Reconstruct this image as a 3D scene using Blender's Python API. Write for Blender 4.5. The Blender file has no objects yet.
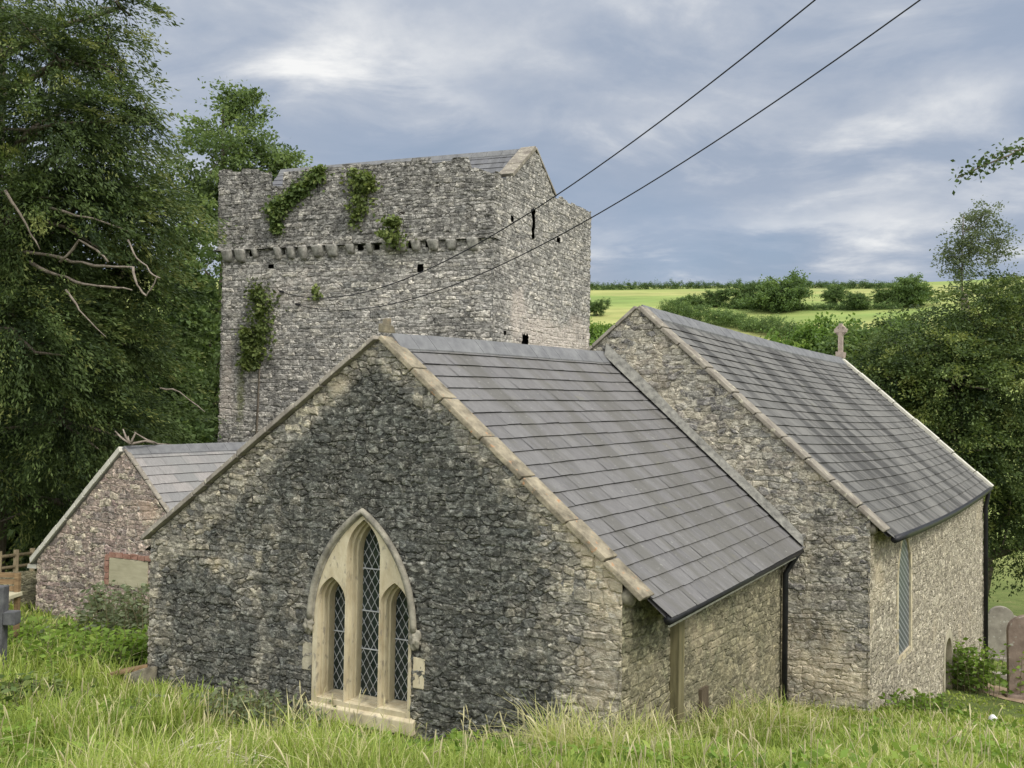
import bpy, bmesh, math, random
import numpy as np
from mathutils import Matrix, Vector
from mathutils.geometry import tessellate_polygon

rng = np.random.default_rng(7)
random.seed(7)
SC = bpy.context.scene
COL = SC.collection

# ------------------------------------------------------------------ camera
FPX = 800.0
PITCH, ROLL = math.radians(1.56), math.radians(0.92)
FW = np.array([0, math.cos(PITCH), math.sin(PITCH)])
UP0 = np.array([0, -math.sin(PITCH), math.cos(PITCH)])
RT0 = np.array([1.0, 0, 0])
RT = RT0 * math.cos(ROLL) + UP0 * math.sin(ROLL)
UPV = -RT0 * math.sin(ROLL) + UP0 * math.cos(ROLL)
cd = bpy.data.cameras.new('camera')
cam = bpy.data.objects.new('camera', cd)
COL.objects.link(cam)
cd.sensor_width = 36.0
cd.lens = FPX / 1024.0 * 36.0
cd.clip_start = 0.05
cd.clip_end = 9000
m = Matrix.Identity(4)
for i in range(3):
    m[i][0] = RT[i]; m[i][1] = UPV[i]; m[i][2] = -FW[i]
cam.matrix_world = m
SC.camera = cam

# ------------------------------------------------------------------ light
SUN_EL, SUN_AZ = math.radians(48), math.radians(132)      # azimuth clockwise from +Y
sdir = Vector((math.sin(SUN_AZ) * math.cos(SUN_EL), math.cos(SUN_AZ) * math.cos(SUN_EL), math.sin(SUN_EL)))
sl = bpy.data.lights.new('sun', 'SUN')
sl.energy = 1.5
sl.angle = math.radians(14)
sl.color = (1.0, 0.95, 0.86)
so = bpy.data.objects.new('sun', sl)
COL.objects.link(so)
so.location = (20, -20, 40)
so.rotation_euler = (-sdir).to_track_quat('-Z', 'Y').to_euler()

SC.view_settings.view_transform = 'Standard'
SC.view_settings.look = 'None'
SC.view_settings.gamma = 1
SC.view_settings.use_curve_mapping = False
SC.view_settings.exposure = 0.58
SC.render.engine = 'CYCLES'
SC.cycles.max_bounces = 6
SC.cycles.diffuse_bounces = 3
SC.cycles.transmission_bounces = 4
SC.cycles.transparent_max_bounces = 6


class NT:
    """small helper to write node trees"""
    def __init__(s, tree):
        s.t = tree; s.n = tree.nodes; s.l = tree.links

    def node(s, typ, **kw):
        n = s.n.new(typ)
        for k, v in kw.items():
            setattr(n, k, v)
        return n

    def link(s, a, b):
        s.l.new(a, b)

    def put(s, sock, v):
        if hasattr(v, 'is_output') or isinstance(v, bpy.types.NodeSocket):
            s.l.new(v, sock)
        else:
            sock.default_value = v

    def math(s, op, a, b=0.0, c=None, clamp=False):
        n = s.n.new('ShaderNodeMath'); n.operation = op; n.use_clamp = clamp
        s.put(n.inputs[0], a); s.put(n.inputs[1], b)
        if c is not None:
            s.put(n.inputs[2], c)
        return n.outputs[0]

    def vmath(s, op, a, b=(0, 0, 0)):
        n = s.n.new('ShaderNodeVectorMath'); n.operation = op
        s.put(n.inputs[0], a)
        if op == 'SCALE':
            s.put(n.inputs['Scale'], b)
        else:
            s.put(n.inputs[1], b)
        return n.outputs[0]

    def mix(s, f, a, b, mode='MIX'):
        n = s.n.new('ShaderNodeMix'); n.data_type = 'RGBA'; n.blend_type = mode
        s.put(n.inputs[0], f)
        s.put(n.inputs[6], a if not isinstance(a, tuple) else (*a[:3], 1))
        s.put(n.inputs[7], b if not isinstance(b, tuple) else (*b[:3], 1))
        return n.outputs[2]

    def ramp(s, f, stops, interp='LINEAR'):
        n = s.n.new('ShaderNodeValToRGB'); n.color_ramp.interpolation = interp
        e = n.color_ramp.elements
        while len(e) < len(stops):
            e.new(0.5)
        for i, (p, c) in enumerate(stops):
            e[i].position = p
            e[i].color = (c, c, c, 1) if isinstance(c, (int, float)) else (*c[:3], 1)
        s.put(n.inputs[0], f)
        return n.outputs[0]

    def noise(s, vec, scale, detail=4, rough=0.55, out=0, dim='3D', dist=0.0):
        n = s.n.new('ShaderNodeTexNoise'); n.noise_dimensions = dim
        s.put(n.inputs['Vector'], vec)
        n.inputs['Scale'].default_value = scale
        n.inputs['Detail'].default_value = detail
        n.inputs['Roughness'].default_value = rough
        n.inputs['Distortion'].default_value = dist
        return n.outputs[out]

    def voro(s, vec, feature='F1', scale=1.0, rand=1.0):
        n = s.n.new('ShaderNodeTexVoronoi'); n.voronoi_dimensions = '2D'; n.feature = feature
        s.put(n.inputs['Vector'], vec)
        n.inputs['Scale'].default_value = scale
        n.inputs['Randomness'].default_value = rand
        return n.outputs

    def attr(s, name, out='Fac'):
        n = s.n.new('ShaderNodeAttribute'); n.attribute_name = name
        return n.outputs[out]

    def maprange(s, v, a, b, c=0.0, d=1.0, smooth=True):
        n = s.n.new('ShaderNodeMapRange')
        n.interpolation_type = 'SMOOTHSTEP' if smooth else 'LINEAR'
        s.put(n.inputs[0], v)
        for i, x in enumerate((a, b, c, d)):
            s.put(n.inputs[1 + i], x)
        return n.outputs[0]


# ------------------------------------------------------------------ sky
W = bpy.data.worlds.new('World')
SC.world = W
W.use_nodes = True
W.node_tree.nodes.clear()
w = NT(W.node_tree)
sky = w.node('ShaderNodeTexSky', sky_type='NISHITA', sun_disc=False, sun_elevation=SUN_EL, sun_rotation=SUN_AZ)
bg1 = w.node('ShaderNodeBackground')
w.link(sky.outputs[0], bg1.inputs[0]); bg1.inputs[1].default_value = 0.1
tc = w.node('ShaderNodeTexCoord')
sep = w.node('ShaderNodeSeparateXYZ'); w.link(tc.outputs['Generated'], sep.inputs[0])
zz = w.math('MAXIMUM', sep.outputs[2], 0.0)
den = w.math('ADD', zz, 0.16)
comb = w.node('ShaderNodeCombineXYZ')
w.link(w.math('DIVIDE', sep.outputs[0], den), comb.inputs[0])
w.link(w.math('DIVIDE', sep.outputs[1], den), comb.inputs[1])
cv = w.vmath('ADD', comb.outputs[0], (3.7, 1.9, 0))
nA_ = w.noise(cv, 0.55, 6, 0.52, dist=0.3)
nB_ = w.noise(w.vmath('MULTIPLY', cv, (1.0, 1.35, 1)), 2.0, 8, 0.58, dist=0.5)
nC_ = w.noise(cv, 5.0, 6, 0.6)
cl = w.math('ADD', w.math('MULTIPLY', nA_, 0.50), w.math('ADD', w.math('MULTIPLY', nB_, 0.42), w.math('MULTIPLY', nC_, 0.14)))
# broad cloud masses, placed by compass bearing and height above the horizon
ya = w.math('MAXIMUM', sep.outputs[1], 0.05)
az = w.math('DIVIDE', sep.outputs[0], ya); el = w.math('DIVIDE', sep.outputs[2], ya)
wob = w.math('MULTIPLY', w.math('SUBTRACT', nB_, 0.5), 0.35)
def mass(px, py, rx, ry, amt, slant=0.0):
    global cl
    ca, ce = (px - 512) / 800.0, (400 - py) / 800.0
    da = w.math('SUBTRACT', w.math('ADD', az, wob), ca)
    de = w.math('SUBTRACT', w.math('SUBTRACT', w.math('ADD', el, w.math('MULTIPLY', wob, 0.5)), ce), w.math('MULTIPLY', da, slant))
    q = w.math('ADD', w.math('POWER', w.math('DIVIDE', da, rx / 800.0), 2.0), w.math('POWER', w.math('DIVIDE', de, ry / 800.0), 2.0))
    cl = w.math('ADD', cl, w.math('MULTIPLY', w.math('POWER', 2.718, w.math('MULTIPLY', q, -1.0)), amt))
mass(390, 30, 120, 55, 0.10); mass(455, 105, 45, 40, 0.06); mass(960, 85, 130, 32, 0.12, 0.35); mass(790, 215, 190, 24, 0.11, 0.12); mass(640, 110, 70, 22, 0.05)
mass(620, 40, 110, 60, -0.06); mass(720, 165, 130, 22, -0.04); mass(240, 95, 110, 50, -0.03); mass(780, 268, 260, 26, -0.06); mass(830, 40, 90, 40, -0.04)
ccol = w.ramp(cl, [(0.41, (0.33, 0.405, 0.525)), (0.51, (0.39, 0.455, 0.57)), (0.575, (0.50, 0.55, 0.64)), (0.635, (0.68, 0.71, 0.76)), (0.71, (0.98, 0.98, 0.97))])
# an overcast dome: brighter overhead and towards the hidden sun behind the viewer
lift = w.math('ADD', w.maprange(sep.outputs[2], 0.42, 0.95, 0.0, 1.5), w.maprange(sep.outputs[1], 0.35, -0.7, 0.0, 1.5))
bg2 = w.node('ShaderNodeBackground')
w.link(w.mix(w.math('MULTIPLY', lift, 0.8, clamp=True), ccol, (0.74, 0.755, 0.765)), bg2.inputs[0])
w.link(w.math('MULTIPLY', w.math('ADD', lift, 1.0), 0.65), bg2.inputs[1])
cover = w.maprange(nA_, 0.30, 0.55, 0.80, 0.97)
mixw = w.node('ShaderNodeMixShader')
w.link(cover, mixw.inputs[0]); w.link(bg1.outputs[0], mixw.inputs[1]); w.link(bg2.outputs[0], mixw.inputs[2])
wo = w.node('ShaderNodeOutputWorld'); w.link(mixw.outputs[0], wo.inputs[0])

# ------------------------------------------------------------------ geometry of the survey
def ray(x, y):
    return FW + RT * (x - 512) / FPX + UPV * (384 - y) / FPX

def at(x, y, depth):
    d = ray(x, y)
    return d * (depth / d[1])

PH, SK = math.radians(22.13), math.radians(22.13 + 15.43)
U = np.array([math.cos(PH), -math.sin(PH), 0.0])     # along the gables, to the right
V = np.array([math.sin(SK), math.cos(SK), 0.0])      # along the ridges, away
O = np.array([-4.69, 10.59, 0.0])
LC, LN = 4.88, 11.6                                   # chancel and nave length
K = np.array([0, 0, 1.0])
def C(a, b, z):
    return O + U * a + V * b + K * z

TS = 0.66
TU = np.array([math.cos(math.radians(17.26)), -math.sin(math.radians(17.26)), 0.0])
TV = np.array([math.sin(math.radians(28.9)), math.cos(math.radians(28.9)), 0.0])
TO = np.array([-14.57, 39.25, 0.0]) * TS
TW = 14.3 * TS
def T(a, b, z):
    return TO + TU * a + TV * b + K * z
def on_plane(x, y, P, d1):
    n = np.array([-d1[1], d1[0], 0.0]); d = ray(x, y)
    return d * (np.dot(P, n) / np.dot(d, n))
def inv(P, o, u, v):
    M = np.array([[u[0], v[0]], [u[1], v[1]]]); s = np.linalg.solve(M, (P - o)[:2])
    return s[0], s[1], P[2]
def tf(x, y):           # pixel on the tower's front face -> along, height
    a, b, z = inv(on_plane(x, y, TO, TU), TO, TU, TV); return a, z
def tr(x, y):           # pixel on the tower's right face
    a, b, z = inv(on_plane(x, y, TO + TU * TW, TV), TO, TU, TV); return b, z

# ------------------------------------------------------------------ helpers
def tag(o, label=None, cat=None, group=None, kind=None):
    if label: o['label'] = label
    if cat: o['category'] = cat
    if group: o['group'] = group
    if kind: o['kind'] = kind
    return o

def empty(name, loc, label=None, cat=None, group=None):
    o = bpy.data.objects.new(name, None); COL.objects.link(o)
    o.location = tuple(loc); o.empty_display_size = 0.2
    tag(o, label, cat, group)
    return o

def link(name, me, mat, parent=None, smooth=False):
    o = bpy.data.objects.new(name, me); COL.objects.link(o)
    for mm in (mat if isinstance(mat, list) else [mat]):
        me.materials.append(mm)
    if smooth:
        me.polygons.foreach_set('use_smooth', [True] * len(me.polygons))
    if parent:
        o.parent = parent
        pl = Vector((0, 0, 0)); p = parent
        while p:
            pl += p.location; p = p.parent
        o.location = -pl
    return o

def fast_mesh(name, V_, F_, mat, parent=None, smooth=False, attrs=None, uv=None):
    """V_ (n,3); F_ (m,k) with one polygon size"""
    V_ = np.asarray(V_, np.float32); F_ = np.asarray(F_, np.int32)
    k = F_.shape[1]
    me = bpy.data.meshes.new(name)
    me.vertices.add(len(V_)); me.vertices.foreach_set('co', V_.ravel())
    me.loops.add(F_.size); me.loops.foreach_set('vertex_index', F_.ravel())
    me.polygons.add(len(F_)); me.polygons.foreach_set('loop_start', np.arange(0, F_.size, k, dtype=np.int32))
    for an, av in (attrs or {}).items():
        at_ = me.attributes.new(an, 'FLOAT', 'POINT'); at_.data.foreach_set('value', np.asarray(av, np.float32))
    if uv is not None:
        ul = me.uv_layers.new(name='UVMap'); ul.data.foreach_set('uv', np.asarray(uv, np.float32)[F_.ravel()].ravel())
    me.update(calc_edges=True); me.validate()
    return link(name, me, mat, parent, smooth)

class MB:
    def __init__(s):
        s.v = []; s.f = []
    def add(s, vs, fs):
        o = len(s.v); s.v += [tuple(map(float, p)) for p in vs]; s.f += [tuple(o + i for i in f) for f in fs]
    def hexa(s, b, t):
        """bottom and top quads (same winding)"""
        s.add(list(b) + list(t), [(3, 2, 1, 0), (4, 5, 6, 7), (0, 1, 5, 4), (1, 2, 6, 5), (2, 3, 7, 6), (3, 0, 4, 7)])
    def obox(s, c, x, y, z, hx, hy, hz, jit=0.0):
        c = np.asarray(c, float)
        q = []
        for sz in (-1, 1):
            for sx, sy in ((-1, -1), (1, -1), (1, 1), (-1, 1)):
                q.append(c + x * sx * hx + y * sy * hy + z * sz * hz + (rng.normal(0, jit, 3) if jit else 0))
        s.hexa(q[:4], q[4:])
    def tube(s, pts, rad, n=8, cap=True):
        pts = [np.asarray(p, float) for p in pts]
        if not isinstance(rad, (list, tuple, np.ndarray)):
            rad = [rad] * len(pts)
        rings = []; o = len(s.v); prev = None
        for i, p in enumerate(pts):
            d = pts[min(i + 1, len(pts) - 1)] - pts[max(i - 1, 0)]
            d = d / (np.linalg.norm(d) + 1e-9)
            if prev is None:
                r_ = np.cross(d, K) if abs(d[2]) < .9 else np.cross(d, [1, 0, 0])
            else:
                r_ = prev - d * np.dot(prev, d)
            r_ = r_ / (np.linalg.norm(r_) + 1e-9); prev = r_
            q = np.cross(d, r_)
            for k in range(n):
                t = 2 * math.pi * k / n
                s.v.append(tuple(p + (r_ * math.cos(t) + q * math.sin(t)) * rad[i]))
        for i in range(len(pts) - 1):
            for k in range(n):
                k2 = (k + 1) % n
                s.f.append((o + i * n + k, o + i * n + k2, o + (i + 1) * n + k2, o + (i + 1) * n + k))
        if cap:
            s.f.append(tuple(o + k for k in range(n))[::-1]); e = o + (len(pts) - 1) * n
            s.f.append(tuple(e + k for k in range(n)))
    def build(s, name, mat, parent=None, smooth=False, bevel=0.0):
        me = bpy.data.meshes.new(name); me.from_pydata(s.v, [], s.f); me.update()
        bm = bmesh.new(); bm.from_mesh(me)
        bmesh.ops.recalc_face_normals(bm, faces=bm.faces[:])
        if bevel:
            bmesh.ops.bevel(bm, geom=bm.edges[:], offset=bevel, segments=2, affect='EDGES', profile=0.6)
        bm.to_mesh(me); bm.free()
        return link(name, me, mat, parent, smooth)

def plate(name, mat, parent, outline, holes, frame, depth0, depth1, bevel=0.0):
    """flat plate with holes: 2D (s,z) outlines in a vertical frame; from depth0 (front) to depth1 (back) along the frame's inward direction"""
    o, u, n = frame
    loops = [[Vector((p[0], p[1], 0)) for p in outline]] + [[Vector((p[0], p[1], 0)) for p in h] for h in holes]
    tris = tessellate_polygon(loops)
    flat = [p for lp in loops for p in lp]
    pos = lambda p, d: o + u * p[0] + K * p[1] + n * d
    nv = len(flat)
    vs = [pos(p, depth0) for p in flat] + [pos(p, depth1) for p in flat]
    fs = [tuple(t) for t in tris] + [tuple(nv + i for i in reversed(t)) for t in tris]
    b = 0
    for lp in loops:
        k = len(lp)
        for i in range(k):
            j = (i + 1) % k
            fs.append((b + i, b + j, nv + b + j, nv + b + i))
        b += k
    mb = MB(); mb.add(vs, fs)
    return mb.build(name, mat, parent)

# ------------------------------------------------------------------ materials
def new_mat(name):
    mt = bpy.data.materials.new(name); mt.use_nodes = True
    mt.node_tree.nodes.clear()
    return mt, NT(mt.node_tree)

def finish(n, col, rough=0.85, bump=None, bstr=0.4, bdist=0.02, spec=0.3, metal=0.0):
    p = n.node('ShaderNodeBsdfPrincipled')
    n.put(p.inputs['Base Color'], col if not isinstance(col, tuple) else (*col[:3], 1))
    n.put(p.inputs['Roughness'], rough)
    p.inputs['Specular IOR Level'].default_value = spec
    p.inputs['Metallic'].default_value = metal
    if bump is not None:
        b = n.node('ShaderNodeBump'); b.inputs['Strength'].default_value = bstr; b.inputs['Distance'].default_value = bdist
        n.link(bump, b.inputs['Height']); n.link(b.outputs[0], p.inputs['Normal'])
    o = n.node('ShaderNodeOutputMaterial'); n.link(p.outputs[0], o.inputs[0])
    return p, o

def mat_plain(name, c1, c2, scale=6.0, rough=0.8, bstr=0.3, spec=0.3, metal=0.0, spots=None, stretch=(1, 1, 1)):
    mt, n = new_mat(name)
    tc = n.node('ShaderNodeTexCoord'); v = n.vmath('MULTIPLY', tc.outputs['Object'], stretch)
    f = n.noise(v, scale, 7, 0.65)
    col = n.ramp(f, [(0.32, c1), (0.68, c2)])
    if spots:
        f2 = n.noise(v, scale * 2.3, 5, 0.6)
        col = n.mix(n.maprange(f2, spots[1], spots[1] + 0.08), col, spots[0])
    finish(n, col, rough, n.noise(v, scale * 6, 4, 0.6), bstr, 0.01, spec, metal)
    return mt

def mat_masonry(name, stones, mortar, su, sv, disp, dark_col, lichen, lich_lo=0.56, lich_amt=0.8, warm_col=(0.42, 0.35, 0.24), fine=0.45, mort_w=0.07, streak=True, moss=(0.16, 0.17, 0.07), rag=0.05, flk=0.75):
    """random rubble: UV is in metres"""
    mt, n = new_mat(name)
    uvn = n.node('ShaderNodeUVMap'); uv = uvn.outputs[0]
    wv = n.vmath('SUBTRACT', n.noise(uv, 3.2, 3, 0.6, out=1), (0.5, 0.5, 0.5))
    wv2 = n.vmath('SUBTRACT', n.noise(uv, 11, 3, 0.6, out=1), (0.5, 0.5, 0.5))
    q = n.vmath('ADD', uv, n.vmath('ADD', n.vmath('SCALE', wv, rag * 1.8), n.vmath('SCALE', wv2, rag * 0.7)))
    sq = n.node('ShaderNodeSeparateXYZ'); n.link(q, sq.inputs[0])
    vv = n.math('ADD', n.math('MULTIPLY', sq.outputs[1], sv), n.math('MULTIPLY', n.noise(n.vmath('MULTIPLY', uv, (0.15, 1.3, 1)), 1.0, 2, 0.5), 5.0))
    row = n.math('FLOOR', vv); fv = n.math('FRACT', vv)
    def wn(x, y):
        c_ = n.node('ShaderNodeCombineXYZ'); n.put(c_.inputs[0], x); n.put(c_.inputs[1], y)
        k_ = n.node('ShaderNodeTexWhiteNoise'); k_.noise_dimensions = '2D'; n.link(c_.outputs[0], k_.inputs['Vector'])
        return k_
    r1 = wn(row, 3.7)
    sc_ = n.math('ADD', 0.7, n.math('MULTIPLY', r1.outputs['Value'], 0.7))
    uu = n.math('ADD', n.math('MULTIPLY', n.math('MULTIPLY', sq.outputs[0], su), sc_), n.math('MULTIPLY', r1.outputs['Value'], 37.0))
    uu = n.math('ADD', uu, n.math('MULTIPLY', n.noise(n.vmath('MULTIPLY', uv, (1.7, 0.5, 1)), 1.0, 2, 0.5), 2.2))
    cell = n.math('FLOOR', uu); fu = n.math('FRACT', uu)
    du = n.math('MINIMUM', fu, n.math('SUBTRACT', 1.0, fu)); dv = n.math('MINIMUM', fv, n.math('SUBTRACT', 1.0, fv))
    ea = n.math('SMOOTH_MIN', n.math('MULTIPLY', du, sv / su * 0.8), dv, 0.18)
    ea = n.math('MULTIPLY', ea, 0.75)
    rnd = wn(cell, row)
    sa = n.node('ShaderNodeSeparateColor'); n.link(rnd.outputs['Color'], sa.inputs[0])
    qb = n.vmath('MULTIPLY', n.vmath('ADD', q, (7.3, 3.1, 0)), (su * 1.7, sv * 1.25, 1))
    B = n.voro(qb, 'F1'); Be = n.voro(qb, 'DISTANCE_TO_EDGE')
    sb = n.node('ShaderNodeSeparateColor'); n.link(B['Color'], sb.inputs[0])
    patch = n.noise(uv, 1.7, 4, 0.6)
    use_b = n.math('GREATER_THAN', n.math('ADD', patch, n.math('MULTIPLY', n.math('SUBTRACT', sa.outputs[2], 0.5), 0.28)), 1.0 - fine)
    eb = n.math('MULTIPLY', Be['Distance'], 0.8)
    e = n.node('ShaderNodeMix'); e.data_type = 'FLOAT'
    n.link(use_b, e.inputs[0]); n.link(ea, e.inputs[2]); n.link(eb, e.inputs[3])
    edge = e.outputs[0]
    rc = n.node('ShaderNodeMix'); rc.data_type = 'FLOAT'
    n.link(use_b, rc.inputs[0]); n.link(sa.outputs[0], rc.inputs[2]); n.link(sb.outputs[0], rc.inputs[3])
    rv = rc.outputs[0]
    jm = n.maprange(n.noise(uv, 3.3, 4, 0.6), 0.40, 0.58, 0.15, 1.0)
    hi = n.noise(uv, 38, 5, 0.7); mid = n.noise(uv, 9, 6, 0.65); lo = n.noise(uv, 0.9, 5, 0.6)
    k = len(stones)
    col = n.ramp(rv, [((i + 0.5) / k, c) for i, c in enumerate(stones)], 'CONSTANT' if k > 6 else 'LINEAR')
    shade = n.math('ADD', n.math('MULTIPLY', hi, 1.3), n.math('MULTIPLY', mid, 0.9))
    col = n.mix(1.0, col, n.ramp(n.math('MULTIPLY', shade, 0.5), [(0.34, 0.5), (0.74, 1.45)]), 'MULTIPLY')
    st = n.noise(n.vmath('MULTIPLY', uv, (1.0, 1.9, 1)), 17, 9, 0.78)
    speck = n.ramp(st, [(0.33, 0.42), (0.47, 0.85), (0.56, 1.25), (0.68, 2.1)])
    col = n.mix(1.0, col, speck, 'MULTIPLY')
    fl = n.voro(n.vmath('MULTIPLY', n.vmath('ADD', q, n.vmath('SCALE', wv2, 0.06)), (su * 3.4, sv * 2.6, 1)), 'F1')
    sf = n.node('ShaderNodeSeparateColor'); n.link(fl['Color'], sf.inputs[0])
    flake = n.ramp(sf.outputs[1], [(0.0, 0.45), (0.3, 0.8), (0.7, 1.1), (0.92, 1.75)])
    col = n.mix(flk, col, flake, 'MULTIPLY')
    # mortar, recessed and worn back unevenly
    mw = n.math('ADD', n.math('MULTIPLY', mid, mort_w * 1.6), -mort_w * 0.25)
    mo = n.math('MULTIPLY', n.maprange(edge, n.math('MULTIPLY', mw, 0.5), n.math('ADD', mw, 0.035), 1.0, 0.0), n.math('MULTIPLY', jm, 0.8))
    mcol = n.mix(1.0, mortar, n.ramp(hi, [(0.3, 0.5), (0.7, 1.35)]), 'MULTIPLY')
    col = n.mix(mo, col, mcol)
    # warm patches, black lichen growth and painted eave shade, pale lichen
    warm = n.attr('warm')
    wf = n.maprange(n.math('ADD', warm, n.math('MULTIPLY', n.math('SUBTRACT', lo, 0.5), 1.6)), 0.35, 0.75, 0.0, 0.55)
    col = n.mix(wf, col, n.mix(1.0, warm_col, n.ramp(shade, [(0.6, 0.5), (1.5, 1.45)]), 'MULTIPLY'))
    dark = n.attr('dark')
    n2 = n.noise(n.vmath('MULTIPLY', uv, (1.0, 0.42, 1) if streak else (1, 1, 1)), 2.6, 6, 0.65)
    df = n.math('ADD', dark, n.math('MULTIPLY', n.math('SUBTRACT', n2, 0.5), 2.0))
    df = n.math('ADD', df, n.math('MULTIPLY', n.math('SUBTRACT', mid, 0.5), 0.9))
    df = n.maprange(df, 0.25, 0.95, 0.0, 0.86)
    dcol = n.mix(1.0, dark_col, n.ramp(st, [(0.34, 0.35), (0.5, 0.95), (0.6, 1.9), (0.70, 3.4)]), 'MULTIPLY')
    dcol = n.mix(flk, dcol, n.ramp(sf.outputs[1], [(0.0, 0.35), (0.35, 0.8), (0.75, 1.25), (0.95, 2.4)]), 'MULTIPLY')
    col = n.mix(df, col, dcol)
    ln = n.noise(uv, 6.5, 8, 0.72)
    lf = n.math('MULTIPLY', n.maprange(ln, lich_lo, lich_lo + 0.09), lich_amt)
    col = n.mix(lf, col, lichen)
    ln2 = n.noise(uv, 24, 6, 0.7)
    col = n.mix(n.math('MULTIPLY', n.maprange(ln2, 0.56, 0.64), lich_amt * 0.8), col, lichen)
    ms = n.attr('moss')
    col = n.mix(n.maprange(n.math('ADD', ms, n.math('MULTIPLY', n.math('SUBTRACT', mid, 0.5), 1.4)), 0.4, 0.9, 0.0, 0.75), col, moss)
    p, o = finish(n, col, 0.92, hi, 0.55, 0.012, 0.2)
    hgt = n.math('MAXIMUM', n.maprange(edge, 0.0, 0.13, 0.0, 1.0), n.math('SUBTRACT', 0.9, jm))
    hgt = n.math('ADD', hgt, n.math('MULTIPLY', sf.outputs[1], 0.35 * flk))
    hgt = n.math('ADD', n.math('MULTIPLY', hgt, n.math('ADD', n.math('MULTIPLY', rv, 0.7), 0.5)), n.math('MULTIPLY', mid, 1.1))
    d = n.node('ShaderNodeDisplacement')
    n.link(hgt, d.inputs['Height']); d.inputs['Midlevel'].default_value = 0.7; d.inputs['Scale'].default_value = disp
    n.link(d.outputs[0], o.inputs['Displacement'])
    mt.displacement_method = 'BOTH'
    return mt

M = {}
M['chancel'] = mat_masonry('chancel_rubble', [(0.20, 0.185, 0.155), (0.30, 0.275, 0.22), (0.15, 0.145, 0.135), (0.36, 0.32, 0.24), (0.24, 0.22, 0.18)],
                           (0.26, 0.24, 0.20), 4.4, 10.5, 0.030, (0.060, 0.063, 0.057), (0.46, 0.44, 0.38), 0.565, 0.62, rag=.06, fine=.52)
M['nave'] = mat_masonry('nave_rubble', [(0.33, 0.30, 0.24), (0.22, 0.21, 0.19), (0.40, 0.36, 0.28), (0.27, 0.24, 0.20), (0.17, 0.16, 0.15)],
                        (0.40, 0.37, 0.30), 4.2, 9.6, 0.031, (0.095, 0.092, 0.082), (0.54, 0.50, 0.41), 0.545, 0.7, mort_w=0.10, rag=.08)
M['limed'] = mat_masonry('limewashed_rubble', [(0.38, 0.335, 0.255), (0.28, 0.245, 0.185), (0.43, 0.385, 0.30), (0.24, 0.21, 0.16), (0.35, 0.31, 0.24)],
                         (0.40, 0.36, 0.28), 4.6, 8.5, 0.026, (0.13, 0.12, 0.09), (0.55, 0.51, 0.42), 0.60, 0.5, mort_w=0.11, rag=.08)
M['greenwall'] = mat_masonry('shaded_green_rubble', [(0.22, 0.195, 0.125), (0.17, 0.155, 0.10), (0.26, 0.23, 0.155), (0.14, 0.125, 0.085), (0.20, 0.18, 0.12)],
                             (0.21, 0.195, 0.13), 4.4, 8.5, 0.02, (0.09, 0.095, 0.06), (0.38, 0.36, 0.28), 0.64, 0.4, mort_w=0.10)  # greenish stone, its colours darkened to carry the shade under the chancel eave
M['tower'] = mat_masonry('tower_rubble', [(0.335, 0.315, 0.285), (0.265, 0.25, 0.23), (0.415, 0.385, 0.345), (0.20, 0.193, 0.18), (0.46, 0.425, 0.37)],
                         (0.20, 0.195, 0.18), 2.9, 7.6, 0.042, (0.108, 0.103, 0.095), (0.53, 0.51, 0.45), 0.555, 0.6, warm_col=(0.44, 0.38, 0.33), fine=0.40, rag=0.042, flk=0.95)
M['vestry'] = mat_masonry('vestry_rubble', [(0.32, 0.25, 0.21), (0.20, 0.165, 0.15), (0.40, 0.32, 0.26), (0.27, 0.20, 0.18), (0.45, 0.39, 0.30)],
                          (0.34, 0.31, 0.26), 4.0, 8.5, 0.032, (0.09, 0.085, 0.08), (0.50, 0.48, 0.43), 0.575, 0.65, rag=.08, warm_col=(0.36, 0.26, 0.19))

def mat_slate(name, cols, streak_col, streak_amt, rough=0.55):
    mt, n = new_mat(name)
    tc = n.node('ShaderNodeTexCoord'); uv = n.node('ShaderNodeUVMap').outputs[0]
    t = n.attr('tint')
    col = n.ramp(t, [(0.0, (0.022, 0.022, 0.024)), (0.12, cols[0])] + [(0.12 + 0.88 * (i + 0.5) / len(cols), c) for i, c in enumerate(cols)])  # near-black first stop paints the shadow line of each slate course
    g = n.noise(n.vmath('MULTIPLY', uv, (16.0, 2.2, 1)), 3.0, 8, 0.72)
    col = n.mix(1.0, col, n.ramp(g, [(0.25, 0.62), (0.75, 1.35)]), 'MULTIPLY')
    s = n.noise(n.vmath('MULTIPLY', uv, (1.5, 0.2, 1)), 1.1, 6, 0.62)
    col = n.mix(n.maprange(s, 0.46, 0.57, 0.0, streak_amt), col, streak_col)
    l = n.noise(uv, 14, 7, 0.7)
    col = n.mix(n.maprange(l, 0.60, 0.68, 0.0, 0.55), col, (0.33, 0.325, 0.29))
    m1 = n.noise(uv, 3.1, 6, 0.66)
    col = n.mix(n.maprange(m1, 0.60, 0.72, 0.0, 0.35), col, (0.17, 0.16, 0.10))
    finish(n, col, n.ramp(g, [(0.3, rough - 0.1), (0.7, rough + 0.15)]), n.noise(uv, 40, 4, 0.6), 0.35, 0.006, 0.22)
    return mt
M['slate_c'] = mat_slate('chancel_slate', [(0.146, 0.140, 0.139), (0.132, 0.127, 0.126), (0.160, 0.154, 0.151), (0.140, 0.134, 0.133), (0.153, 0.147, 0.145)], (0.098, 0.093, 0.08), 0.6, 0.7)
M['slate_n'] = mat_slate('nave_slate', [(0.143, 0.138, 0.129), (0.127, 0.123, 0.115), (0.163, 0.157, 0.145), (0.135, 0.130, 0.121)], (0.045, 0.043, 0.041), 0.85, 0.7)
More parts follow.
